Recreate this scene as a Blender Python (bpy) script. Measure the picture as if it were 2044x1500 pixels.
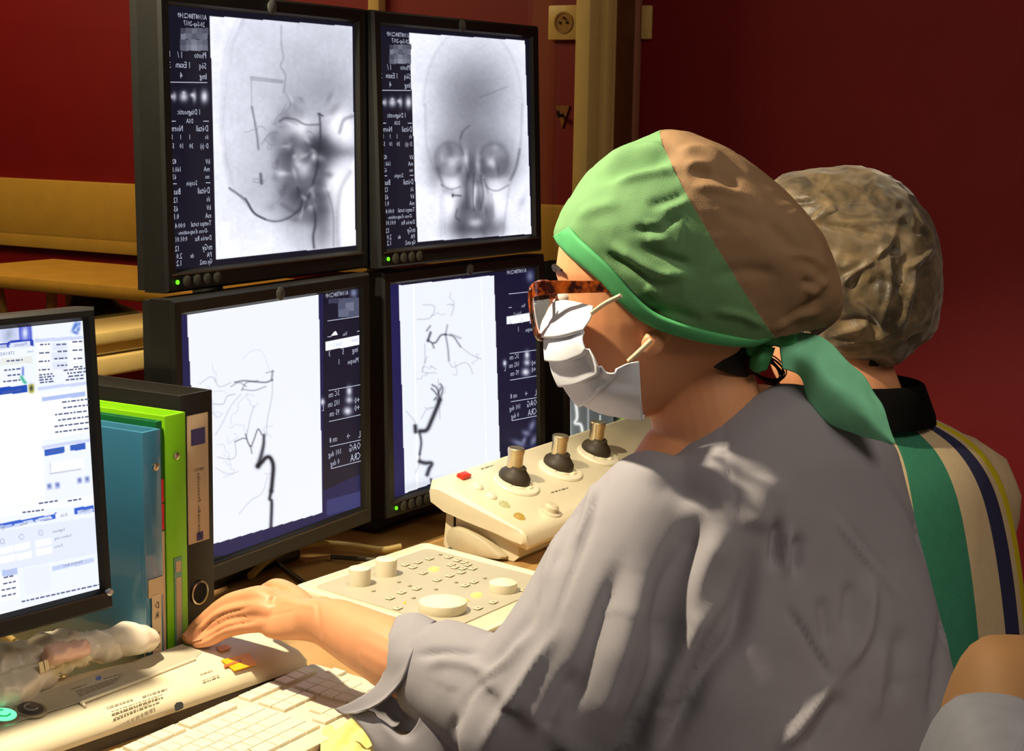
import bpy, bmesh, math, random
import numpy as np
from mathutils import Vector, Matrix
random.seed(7); RNG = np.random.default_rng(7)
for o in list(bpy.data.objects): bpy.data.objects.remove(o)
SC = bpy.context.scene; COL = SC.collection
# ------------------------------------------------------------------ camera
FPX = 3300.0; CX, CY = 1022.0, 750.0
PITCH = math.radians(9.0); ROLL = math.radians(1.0); YAW = math.radians(59.0); HC = 1.36
_rx = np.array([math.cos(YAW), -math.sin(YAW), 0]); _fx = np.array([math.sin(YAW), math.cos(YAW), 0]); _z = np.array([0, 0, 1.])
_fw = _fx*math.cos(PITCH)-_z*math.sin(PITCH); _up = _fx*math.sin(PITCH)+_z*math.cos(PITCH)
RC = np.array([math.cos(ROLL)*_rx+math.sin(ROLL)*_up, _fw, -math.sin(ROLL)*_rx+math.cos(ROLL)*_up])
CP = np.array([0, 0, HC])
cd = bpy.data.cameras.new('camera'); cam = bpy.data.objects.new('camera', cd); COL.objects.link(cam)
cd.sensor_width = 36; cd.sensor_fit = 'HORIZONTAL'; cd.lens = FPX*36/2044; cd.clip_start = .05
M = Matrix.Identity(4)
for i in range(3):
    M[i][0] = RC[0][i]; M[i][1] = RC[2][i]; M[i][2] = -RC[1][i]; M[i][3] = CP[i]
cam.matrix_world = M; SC.camera = cam
# ------------------------------------------------------------------ light
SC.view_settings.view_transform = 'Standard'; SC.view_settings.look = 'None'
SC.view_settings.exposure = 0.0; SC.view_settings.gamma = 1.0; SC.view_settings.use_curve_mapping = False
W = bpy.data.worlds.new('world'); SC.world = W; W.use_nodes = True
W.node_tree.nodes['Background'].inputs[0].default_value = (1.0, .80, .62, 1)
W.node_tree.nodes['Background'].inputs[1].default_value = .07
def light(kind, name, loc, target, energy, color, **kw):
    l = bpy.data.lights.new(name, kind); o = bpy.data.objects.new(name, l); COL.objects.link(o)
    l.energy = energy; l.color = color
    for k, v in kw.items(): setattr(l, k, v)
    o.location = loc
    o.rotation_euler = (Vector(target)-Vector(loc)).to_track_quat('-Z', 'Y').to_euler()
    return o
light('SPOT', 'desk_spot', (1.11, 1.275, 1.86), (1.45, .86, .80), 108, (1.0, .84, .58), spot_size=math.radians(105), spot_blend=.35, shadow_soft_size=.022)
light('SPOT', 'added_console_fill', (2.05, 1.0, 2.5), (1.9, 1.14, .8), 62, (1.0, .84, .58), spot_size=math.radians(31), spot_blend=.5, shadow_soft_size=.03)  # added spot without a known fixture, brightens the console and button pad
light('AREA', 'ceiling_light', (.9, -.7, 2.55), (1.5, .6, .9), 16, (1.0, .86, .70), shape='RECTANGLE', size=1.2, size_y=.6)
light('AREA', 'far_room_light', (2.1, 3.4, 2.5), (3.1, 2.9, .9), 24, (1.0, .74, .35), shape='RECTANGLE', size=1.2, size_y=.6)

def ray(x, y): return RC.T @ np.array([(x-CX)/FPX, 1, -(y-CY)/FPX])
def at(x, y, d): return CP+ray(x, y)*d
def onz(x, y, z): r = ray(x, y); return CP+r*((z-HC)/r[2])
def onY(x, y, Y): r = ray(x, y); return CP+r*(Y/r[1])
def onX(x, y, X): r = ray(x, y); return CP+r*(X/r[0])
def onplane(x, y, p, n): r = ray(x, y); return CP+r*(np.dot(p-CP, n)/np.dot(r, n))
def proj(P):
    c = (np.asarray(P, float)-CP) @ RC.T
    return np.stack([CX+FPX*c[..., 0]/c[..., 1], CY-FPX*c[..., 2]/c[..., 1], c[..., 1]], -1)
def camdir(r, f, u=0): return _rx*r+_fx*f+_z*u      # level camera frame -> world
# ------------------------------------------------------------------ materials
def lin(c):
    c = np.asarray(c, float)/255.0
    return np.where(c <= .04045, c/12.92, ((c+.055)/1.055)**2.4)
MATS = {}
def mat(name, rgb, rough=.5, metal=0., var=.08, scale=30., bump=0., bscale=300., emit=0., spec=.4, trans=0., sheen=0., sss=0., coat=0., ecol=None):
    if name in MATS: return MATS[name]
    m = bpy.data.materials.new(name); m.use_nodes = True; nt = m.node_tree; b = nt.nodes['Principled BSDF']
    c = lin(rgb)
    tc = nt.nodes.new('ShaderNodeTexCoord'); nz = nt.nodes.new('ShaderNodeTexNoise'); nz.inputs['Scale'].default_value = scale; nz.inputs['Detail'].default_value = 4
    nt.links.new(tc.outputs['Object'], nz.inputs['Vector'])
    rp = nt.nodes.new('ShaderNodeValToRGB'); rp.color_ramp.elements[0].position = .3; rp.color_ramp.elements[1].position = .7
    rp.color_ramp.elements[0].color = (*np.clip(c*(1-var), 0, 1), 1); rp.color_ramp.elements[1].color = (*np.clip(c*(1+var), 0, 1), 1)
    nt.links.new(nz.outputs['Fac'], rp.inputs['Fac']); nt.links.new(rp.outputs['Color'], b.inputs['Base Color'])
    b.inputs['Roughness'].default_value = rough; b.inputs['Metallic'].default_value = metal
    b.inputs['Specular IOR Level'].default_value = spec
    if trans: b.inputs['Transmission Weight'].default_value = trans
    if sheen: b.inputs['Sheen Weight'].default_value = sheen
    if coat: b.inputs['Coat Weight'].default_value = coat
    if sss:
        b.inputs['Subsurface Weight'].default_value = sss; b.inputs['Subsurface Radius'].default_value = (.012, .005, .003); b.inputs['Subsurface Scale'].default_value = .6
    if emit:
        b.inputs['Emission Color'].default_value = (*lin(ecol or rgb), 1); b.inputs['Emission Strength'].default_value = emit
    if bump:
        n2 = nt.nodes.new('ShaderNodeTexNoise'); n2.inputs['Scale'].default_value = bscale; n2.inputs['Detail'].default_value = 3
        nt.links.new(tc.outputs['Object'], n2.inputs['Vector'])
        bp = nt.nodes.new('ShaderNodeBump'); bp.inputs['Strength'].default_value = bump; bp.inputs['Distance'].default_value = .002
        nt.links.new(n2.outputs['Fac'], bp.inputs['Height']); nt.links.new(bp.outputs['Normal'], b.inputs['Normal'])
    MATS[name] = m; return m
def woven(m, scale=900., strength=.25):
    nt = m.node_tree; b = nt.nodes['Principled BSDF']
    tc = nt.nodes.new('ShaderNodeTexCoord'); w = nt.nodes.new('ShaderNodeTexVoronoi'); w.inputs['Scale'].default_value = scale
    nt.links.new(tc.outputs['Object'], w.inputs['Vector'])
    bp = nt.nodes.new('ShaderNodeBump'); bp.inputs['Strength'].default_value = strength; bp.inputs['Distance'].default_value = .001
    nt.links.new(w.outputs['Distance'], bp.inputs['Height']); nt.links.new(bp.outputs['Normal'], b.inputs['Normal']); return m
def screen_mat():
    if 'screen_picture' in MATS: return MATS['screen_picture']
    m = bpy.data.materials.new('screen_picture'); m.use_nodes = True; nt = m.node_tree; b = nt.nodes['Principled BSDF']
    a = nt.nodes.new('ShaderNodeAttribute'); a.attribute_name = 'picture'
    b.inputs['Base Color'].default_value = (.01, .01, .012, 1); b.inputs['Roughness'].default_value = .45; b.inputs['Specular IOR Level'].default_value = .25
    nt.links.new(a.outputs['Color'], b.inputs['Emission Color']); b.inputs['Emission Strength'].default_value = 1.3
    MATS['screen_picture'] = m; return m
def emitm(name, rgb, s=1.0):
    if name in MATS: return MATS[name]
    m = mat(name, (20, 20, 20), .5, emit=s, ecol=rgb); return m
# ------------------------------------------------------------------ mesh helpers
class G:
    def __init__(s): s.v = []; s.f = []
    def add(s, v, f, M=None):
        o = len(s.v)
        for p in v:
            if M is not None: p = M @ Vector(p)
            s.v.append((float(p[0]), float(p[1]), float(p[2])))
        s.f += [tuple(int(i)+o for i in q) for q in f]; return s
    def box(s, c, d, r=0., seg=2, M=None):
        bm = bmesh.new(); bmesh.ops.create_cube(bm, size=1)
        for v in bm.verts: v.co = Vector((v.co.x*d[0], v.co.y*d[1], v.co.z*d[2]))
        if r > 0: bmesh.ops.bevel(bm, geom=bm.edges[:], offset=r, segments=seg, profile=.5, affect='EDGES')
        bm.verts.index_update()
        s.add([(v.co.x+c[0], v.co.y+c[1], v.co.z+c[2]) for v in bm.verts], [[v.index for v in f.verts] for f in bm.faces], M); bm.free(); return s
    def b2(s, lo, hi, r=0., seg=2, M=None):
        return s.box([(a+b)/2 for a, b in zip(lo, hi)], [b-a for a, b in zip(lo, hi)], r, seg, M)
    def lathe(s, prof, n=32, M=None, sy=1.0):
        v = []; f = []
        for (r, z) in prof:
            for k in range(n):
                a = 2*math.pi*k/n; v.append((r*math.cos(a), r*math.sin(a)*sy, z))
        for i in range(len(prof)-1):
            for k in range(n): f.append((i*n+k, i*n+(k+1) % n, (i+1)*n+(k+1) % n, (i+1)*n+k))
        f.append(tuple(range(n-1, -1, -1))); f.append(tuple((len(prof)-1)*n+k for k in range(n)))
        return s.add(v, f, M)
    def tube(s, pts, r, n=10, M=None, squash=None):
        pts = [np.array(p, float) for p in pts]; m = len(pts); rs = [r]*m if np.isscalar(r) else r
        v = []; f = []; prev = None
        for i, p in enumerate(pts):
            t = pts[min(i+1, m-1)]-pts[max(i-1, 0)]; t /= np.linalg.norm(t)+1e-12
            if prev is None:
                a = np.array([0, 0, 1.]) if abs(t[2]) < .9 else np.array([1., 0, 0])
            else: a = prev
            u = a-t*np.dot(a, t); u /= np.linalg.norm(u); prev = u; w = np.cross(t, u)
            k2 = 1.0 if squash is None else squash
            for k in range(n):
                q = 2*math.pi*k/n; v.append(p+rs[i]*(math.cos(q)*u+math.sin(q)*w*k2))
        for i in range(m-1):
            for k in range(n): f.append((i*n+k, i*n+(k+1) % n, (i+1)*n+(k+1) % n, (i+1)*n+k))
        f.append(tuple(range(n-1, -1, -1))); f.append(tuple((m-1)*n+k for k in range(n)))
        return s.add(v, f, M)
    def loft(s, rings, M=None, cap=True):
        n = len(rings[0]); v = [p for r in rings for p in r]; f = []
        for i in range(len(rings)-1):
            for k in range(n): f.append((i*n+k, i*n+(k+1) % n, (i+1)*n+(k+1) % n, (i+1)*n+k))
        if cap: f.append(tuple(range(n-1, -1, -1))); f.append(tuple((len(rings)-1)*n+k for k in range(n)))
        return s.add(v, f, M)
    def sphere(s, c, r, nu=20, nv=12, M=None):
        if np.isscalar(r): r = (r, r, r)
        rings = []
        for j in range(1, nv):
            t = math.pi*j/nv
            rings.append([(c[0]+r[0]*math.sin(t)*math.cos(2*math.pi*k/nu), c[1]+r[1]*math.sin(t)*math.sin(2*math.pi*k/nu), c[2]-r[2]*math.cos(t)) for k in range(nu)])
        return s.loft(rings, M)
    def prism(s, poly, z0, z1, M=None):
        n = len(poly); v = [(x, y, z0) for x, y in poly]+[(x, y, z1) for x, y in poly]
        f = [(k, (k+1) % n, n+(k+1) % n, n+k) for k in range(n)]+[tuple(range(n-1, -1, -1)), tuple(range(n, 2*n))]
        return s.add(v, f, M)
    def grid(s, P, M=None):                      # P: nu x nv x 3
        nu, nv = P.shape[:2]
        return s.add(P.reshape(-1, 3), [(i*nv+j, (i+1)*nv+j, (i+1)*nv+j+1, i*nv+j+1) for i in range(nu-1) for j in range(nv-1)], M)
    def obj(s, name, m, parent=None, smooth=None, **kw):
        return mk(name, s.v, s.f, m, parent, smooth, **kw)
def props(o, label=None, cat=None, group=None, kind=None):
    if label: o['label'] = label
    if cat: o['category'] = cat
    if group: o['group'] = group
    if kind: o['kind'] = kind
    return o
def mk(name, v, f, m, parent=None, smooth=None, world=False, label=None, cat=None, group=None, kind=None, recalc=True):
    me = bpy.data.meshes.new(name); v = np.asarray(v, float)
    if parent is not None and world: v = v-np.array(parent.location)
    me.from_pydata(v.tolist(), [], [list(q) for q in f]); 
    if recalc:
        bm = bmesh.new(); bm.from_mesh(me); bmesh.ops.recalc_face_normals(bm, faces=bm.faces[:]); bm.to_mesh(me); bm.free()
    for mm in (m if isinstance(m, (list, tuple)) else [m]): me.materials.append(mm)
    if smooth is not False:
        me.shade_smooth()
        if smooth is None:
            try: me.set_sharp_from_angle(angle=math.radians(38))
            except Exception: pass
    o = bpy.data.objects.new(name, me); COL.objects.link(o)
    if parent is not None: o.parent = parent
    return props(o, label, cat, group, kind)
def thing(name, loc, label, cat, group=None, rot=None):
    o = bpy.data.objects.new(name, None); COL.objects.link(o); o.location = [float(q) for q in loc]; o.empty_display_size = .05
    if rot is not None: o.rotation_euler = rot
    return props(o, label, cat, group)
def shared(name, me, parent, loc, rot=None, sc=None, label=None):
    o = bpy.data.objects.new(name, me); COL.objects.link(o); o.parent = parent; o.location = [float(q) for q in loc]
    if rot is not None: o.rotation_euler = rot
    if sc is not None: o.scale = sc
    if label: o['label'] = label
    return o
def crom(P, n):                                   # Catmull-Rom through the first axis
    P = np.asarray(P, float); m = len(P); t = np.linspace(0, m-1, n); i = np.minimum(t.astype(int), m-2); u = t-i
    sh = (n,)+(1,)*(P.ndim-1); u = u.reshape(sh)
    p1 = P[i]; p2 = P[i+1]; p0 = np.where((i > 0).reshape(sh), P[np.maximum(i-1, 0)], 2*p1-p2); p3 = np.where((i < m-2).reshape(sh), P[np.minimum(i+2, m-1)], 2*p2-p1)
    return .5*(2*p1+(p2-p0)*u+(2*p0-5*p1+4*p2-p3)*u**2+(-p0+3*p1-3*p2+p3)*u**3)
def patch(ctrl, nu=24, nv=24):                    # control grid of (px,py,depth) -> world points
    C = np.array(ctrl, float); A = crom(C, nu); B = np.transpose(crom(np.transpose(A, (1, 0, 2)), nv), (1, 0, 2))
    out = np.zeros(B.shape)
    for i in range(nu):
        for j in range(nv): out[i, j] = at(*B[i, j])
    return out
def shell(P, t):                                  # thick sheet from a grid
    du = np.gradient(P, axis=0); dv = np.gradient(P, axis=1); n = np.cross(du, dv); n /= np.linalg.norm(n, axis=2, keepdims=True)+1e-12
    nu, nv = P.shape[:2]; A = (P+n*t/2).reshape(-1, 3); B = (P-n*t/2).reshape(-1, 3); N = nu*nv
    f = []
    for i in range(nu-1):
        for j in range(nv-1):
            a, b, c, d = i*nv+j, (i+1)*nv+j, (i+1)*nv+j+1, i*nv+j+1
            f += [(a, b, c, d), (N+d, N+c, N+b, N+a)]
    for i in range(nu-1):
        for j in (0, nv-1): a, b = i*nv+j, (i+1)*nv+j; f.append((a, b, N+b, N+a))
    for j in range(nv-1):
        for i in (0, nu-1): a, b = i*nv+j, i*nv+j+1; f.append((a, b, N+b, N+a))
    return np.vstack([A, B]), f
def remesh(g, voxel, it=4, fac=.5):
    me = bpy.data.meshes.new('tmp'); me.from_pydata(g.v, [], g.f)
    bm = bmesh.new(); bm.from_mesh(me); bmesh.ops.recalc_face_normals(bm, faces=bm.faces[:]); bm.to_mesh(me); bm.free()
    o = bpy.data.objects.new('tmp', me); COL.objects.link(o)
    r = o.modifiers.new('r', 'REMESH'); r.mode = 'VOXEL'; r.voxel_size = voxel
    if it: s = o.modifiers.new('s', 'SMOOTH'); s.iterations = it; s.factor = fac
    dg = bpy.context.evaluated_depsgraph_get(); ev = o.evaluated_get(dg); m2 = bpy.data.meshes.new_from_object(ev)
    v = np.zeros(len(m2.vertices)*3); m2.vertices.foreach_get('co', v); n = np.zeros(len(m2.vertices)*3); m2.vertices.foreach_get('normal', n)
    f = [tuple(p.vertices) for p in m2.polygons]
    bpy.data.objects.remove(o); bpy.data.meshes.remove(me); bpy.data.meshes.remove(m2)
    return v.reshape(-1, 3), n.reshape(-1, 3), f
def relax(v, f, mask, it=20):                     # even out a region of a mesh
    F = np.array([q if len(q) == 4 else (*q, q[-1]) for q in f]); a = F.ravel(); b = np.roll(F, -1, 1).ravel(); n = len(v)
    I = np.r_[a, b]; J = np.r_[b, a]; cnt = np.bincount(I, minlength=n)
    for k in range(it):
        s_ = np.stack([np.bincount(I, v[J, c], n) for c in range(3)], 1)/np.maximum(cnt, 1)[:, None]; v = v+(s_-v)*(mask*.6)[:, None]
    return v
def normals(v, f):
    me = bpy.data.meshes.new('tmp'); me.from_pydata(np.asarray(v).tolist(), [], [list(q) for q in f])
    n = np.zeros(len(v)*3); me.vertices.foreach_get('normal', n); bpy.data.meshes.remove(me); return n.reshape(-1, 3)
def seg_dist(px, pts):
    """distance of points px (n,2) to a polyline and the 0..1 position along it"""
    pts = np.asarray(pts, float); L = np.r_[0, np.cumsum(np.linalg.norm(np.diff(pts, axis=0), axis=1))]
    best = np.full(len(px), 1e9); tt = np.zeros(len(px))
    for i in range(len(pts)-1):
        a, b = pts[i], pts[i+1]; d = b-a; l2 = d@d+1e-9
        t = np.clip(((px-a)@d)/l2, 0, 1); q = np.linalg.norm(px-(a+t[:, None]*d), axis=1)
        k = q < best; best[k] = q[k]; tt[k] = (L[i]+t[k]*math.sqrt(l2))/L[-1]
    return best, tt
def folds(v, n, lst):
    """push the cloth out or in along fold lines, each a curve lying on the side of the cloth that it runs over"""
    P = proj(v); face = np.einsum('ij,ij->i', n, CP-v) > 0; px = P[:, :2]; out = v.copy()
    for pts, w, a in lst:
        pts = crom(np.array(pts, float), 5*len(pts)) if len(pts) > 2 else np.array(pts, float)
        lo, hi = pts.min(0)-3*w, pts.max(0)+3*w; s_ = np.where(face & (px[:, 0] > lo[0]) & (px[:, 0] < hi[0]) & (px[:, 1] > lo[1]) & (px[:, 1] < hi[1]))[0]
        if not len(s_): continue
        d, t = seg_dist(px[s_], pts); k = np.exp(-(d/w)**2)*np.clip(np.minimum(t, 1-t)*4+.12, 0, 1)
        out[s_] += n[s_]*(a*k)[:, None]
    return out
def ring(c, A, a, B, b, n=40, e=2.2):
    q = np.linspace(0, 2*math.pi, n, endpoint=False); cs, sn = np.cos(q), np.sin(q)
    return c+np.outer(np.sign(cs)*np.abs(cs)**(2/e)*a, A)+np.outer(np.sign(sn)*np.abs(sn)**(2/e)*b, B)
def vnoise(P, s, seed=0):
    """smooth value noise in 3D"""
    r = np.random.default_rng(seed); T = r.random((17, 17, 17)); Q = P*s; i = np.floor(Q).astype(int); u = Q-i; u = u*u*(3-2*u); i %= 16; out = 0
    for a in (0, 1):
        for b in (0, 1):
            for c in (0, 1):
                w = (u[:, 0] if a else 1-u[:, 0])*(u[:, 1] if b else 1-u[:, 1])*(u[:, 2] if c else 1-u[:, 2])
                out = out+w*T[i[:, 0]+a, i[:, 1]+b, i[:, 2]+c]
    return out*2-1
_tc = {}
def text2d(s):
    if s in _tc: return _tc[s]
    c = bpy.data.curves.new('t', 'FONT'); c.body = s; c.align_x = 'CENTER'; c.align_y = 'CENTER'; c.resolution_u = 1; c.size = 1
    o = bpy.data.objects.new('t', c); COL.objects.link(o); dg = bpy.context.evaluated_depsgraph_get(); m = bpy.data.meshes.new_from_object(o.evaluated_get(dg))
    v = np.array([list(q.co) for q in m.vertices]) if len(m.vertices) else np.zeros((0, 3)); f = [tuple(p.vertices) for p in m.polygons]
    bpy.data.objects.remove(o); bpy.data.curves.remove(c); bpy.data.meshes.remove(m)
    _tc[s] = (v, f); return v, f

# ================================================================== SETTING
m_red = mat('red_wall_paint', (118, 3, 12), .55, var=.05, scale=6, bump=.15, bscale=500)
m_floor = mat('grey_vinyl_floor', (110, 105, 98), .4, var=.1, scale=12)
m_cream = mat('cream_painted_metal', (205, 176, 108), .4, var=.04)
m_cream2 = mat('cream_bumper_rail', (196, 152, 62), .5, var=.05, scale=20)
m_brown = mat('brown_post', (96, 52, 18), .5)
m_pink = mat('pale_trim', (150, 96, 70), .5)
m_wood = mat('desk_wood', (176, 138, 84), .38, var=.10, scale=14, bump=.05)
m_back = mat('desk_back_panel', (150, 96, 36), .45, var=.1, scale=10)
XW = 3.3; YW = 1.70
def st(name, g, m, **k): return g.obj(name, m, kind='structure', **k)
st('floor', G().b2((-2.5, -2.5, -.05), (4.2, 5.5, 0)), m_floor)
st('wall_right', G().b2((XW, -2.5, 0), (XW+.1, YW, 2.7)), m_red)
wb = G().b2((-2.5, YW, 0), (XW-.001, YW+.1, .985)).b2((-2.5, YW, 2.2), (XW-.001, YW+.1, 2.7)).b2((-2.5, YW, .985), (.4, YW+.1, 2.2)); st('wall_back', wb, m_red)
st('wall_far', G().b2((XW, YW+.001, 0), (XW+.1, 5.5, 2.7)), m_red)
st('wall_far_end', G().b2((-2.5, 5.5, 0), (XW+.1, 5.6, 2.7)), m_red)
# window with profiled cream frame, brown post and glass
wf = st('window_1', G().b2((3.068, YW-.03, .985), (3.112, YW+.005, 2.2), .004), m_cream)
G().b2((3.118, YW-.045, .985), (3.150, YW+.005, 2.2), .004).obj('frame_profile', m_cream, wf)
G().b2((3.153, YW-.035, .985), (3.168, YW+.005, 2.2), .003).obj('frame_profile', m_cream, wf)
G().b2((3.171, YW-.03, .985), (3.190, YW+.005, 2.2), .004).obj('frame_profile', m_cream, wf)
G().b2((3.110, YW-.02, .985), (3.175, YW+.005, 2.2)).obj('frame_groove', mat('frame_groove', (120, 92, 36), .6), wf)
G().b2((3.190, YW-.03, .985), (3.272, YW+.005, 2.2), .002).obj('corner_post', m_brown, wf)
G().b2((3.272, YW-.035, .0), (3.2985, YW-.001, 2.2), .004).obj('corner_trim', m_pink, wf)
for (z0, z1, y0) in ((.985, 1.012, -.03), (1.012, 1.030, -.012), (1.030, 1.048, -.028)):
    G().b2((.4, YW+y0, z0), (3.066, YW+.09, z1), .004).obj('sill_profile', m_cream, wf)
gm = bpy.data.materials.new('window_glass'); gm.use_nodes = True; nt = gm.node_tree; nt.nodes.clear()
o_ = nt.nodes.new('ShaderNodeOutputMaterial'); mx = nt.nodes.new('ShaderNodeMixShader'); tr = nt.nodes.new('ShaderNodeBsdfTransparent'); gl = nt.nodes.new('ShaderNodeBsdfGlossy')
gl.inputs['Roughness'].default_value = .02; mx.inputs[0].default_value = .06
nt.links.new(tr.outputs[0], mx.inputs[1]); nt.links.new(gl.outputs[0], mx.inputs[2]); nt.links.new(mx.outputs[0], o_.inputs[0])
G().b2((.4, YW+.04, 1.04), (3.07, YW+.046, 2.2)).obj('glass_pane', gm, wf)
bumper = G().b2((XW-.022, YW+.12, 1.0), (XW, 5.5, 1.157), .006); st('trim_1', bumper, m_cream2)
# the rail drops towards the far corner as a wide board
G().b2((XW-.02, 2.35, .965), (XW-.001, 5.4, 1.01), .004).obj('rail_lower_board', m_cream2, bpy.data.objects['trim_1'])
st('trim_2', G().b2((XW-.03, 2.352, 1.2), (XW, 2.385, 2.7), .004), m_cream)
def socket(y0, y1, z0, z1, label, hole=True):
    t = thing('wall_socket', (XW, (y0+y1)/2, z0), label, 'socket')
    G().b2((-.014, (y0-y1)/2, 0), (-.0005, (y1-y0)/2, z1-z0), .004).obj('cover_plate', m_cream, t)
    if hole:
        R = Matrix.Translation((-.0142, 0, (z1-z0)/2)) @ Matrix.Rotation(-math.pi/2, 4, 'Y')
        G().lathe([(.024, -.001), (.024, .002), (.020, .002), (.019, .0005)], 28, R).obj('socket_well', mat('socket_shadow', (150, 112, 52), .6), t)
        for k in (-1, 1): G().lathe([(.003, 0), (.003, .0032)], 10, R @ Matrix.Translation((0, k*.009, 0))).obj('pin_hole', mat('socket_hole', (40, 28, 14), .7), t)
        G().lathe([(.0028, 0), (.0028, .007), (.0018, .008)], 10, R @ Matrix.Translation((.011, 0, 0))).obj('earth_pin', mat('brass', (190, 150, 80), .3, 1.0), t)
socket(1.815, 1.897, 1.525, 1.602, 'square cream wall socket on red wall seen through the window', True)
socket(1.640, 1.664, 1.525, 1.598, 'narrow cream cover plate beside the brown window post', False)
hk = thing('wall_hook', (XW, 1.86, 1.36), 'small brass triangular hook on red wall beside the window frame', 'hook')
G().prism([(-.018, -.02), (.018, -.02), (.0, .03)], 0, .004, Matrix.Translation((0, 0, 0)) @ Matrix.Rotation(-math.pi/2, 4, 'Y') @ Matrix.Rotation(math.pi/2, 4, 'Z')).obj('hook_plate', mat('dull_brass', (130, 84, 34), .5), hk)
G().tube([(0, 0, 0), (-.02, 0, -.004), (-.026, 0, .008)], .004, 8).obj('hook_pin', mat('dark_metal', (40, 30, 20), .4), hk)
# far room bench with tubular legs and a dark bag hanging under it
ta = onX(107, 528, 3.05); tz = ta[2]
t = thing('side_table', (2.95, ta[1]-.35, 0), 'narrow yellow wooden side table with bent tube legs beyond the window', 'table')
m_yw = mat('yellow_wood', (205, 156, 60), .45, var=.08, scale=20)
G().b2((-.28, -.75, tz-.018), (.1, .35, tz+.016), .012).obj('table_top', m_yw, t)
for (y0, y1) in ((.20, .24), (.02, -.55)):
    G().tube(crom([(-.22, y0, tz-.02), (-.22, y0, tz-.10), (-.22, (y0*.9+y1*.1), tz-.155), (-.22, (y0+y1)/2, tz-.175), (-.22, y1, tz-.18)], 24) if y1 < 0 else [(-.22, y0, tz-.02), (-.22, y0-.02, tz-.12), (-.22, y0-.03, 0)], .013, 12).obj('leg', m_yw, t)
for (x, y) in ((.05, .24), (.05, -.6), (-.22, -.6)): G().tube([(x, y, tz-.02), (x, y, 0)], .013, 10).obj('leg', m_yw, t)
bv, bn, bf = remesh(G().sphere((0, 0, 0), (.09, .15, .13)).sphere((0, .06, .08), (.05, .05, .12)).sphere((.0, -.08, -.04), (.1, .14, .1)), .012, 4)
bv = bv+bn*(vnoise(bv, 18, 3)*.014)[:, None]
bo = mk('hanging_bag', bv, bf, mat('dark_nylon', (40, 34, 30), .5, var=.4, scale=20), label='dark crumpled bag slung under the yellow side table', cat='bag'); bo.location = (2.93, ta[1]-.31, tz-.19)

# ================================================================== DESK
DZ = .74
t = thing('desk', (1.8, 1.3, 0), 'long brown wooden control desk below the monitors', 'desk')
G().b2((-1.2, -.39, DZ-.035), (1.49, .395, DZ), .004).obj('desk_top', m_wood, t)
for x in (-1.1, .1, 1.3): G().b2((x-.02, -.3, 0), (x+.02, .37, DZ-.035)).obj('leg_panel', m_back, t)
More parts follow.
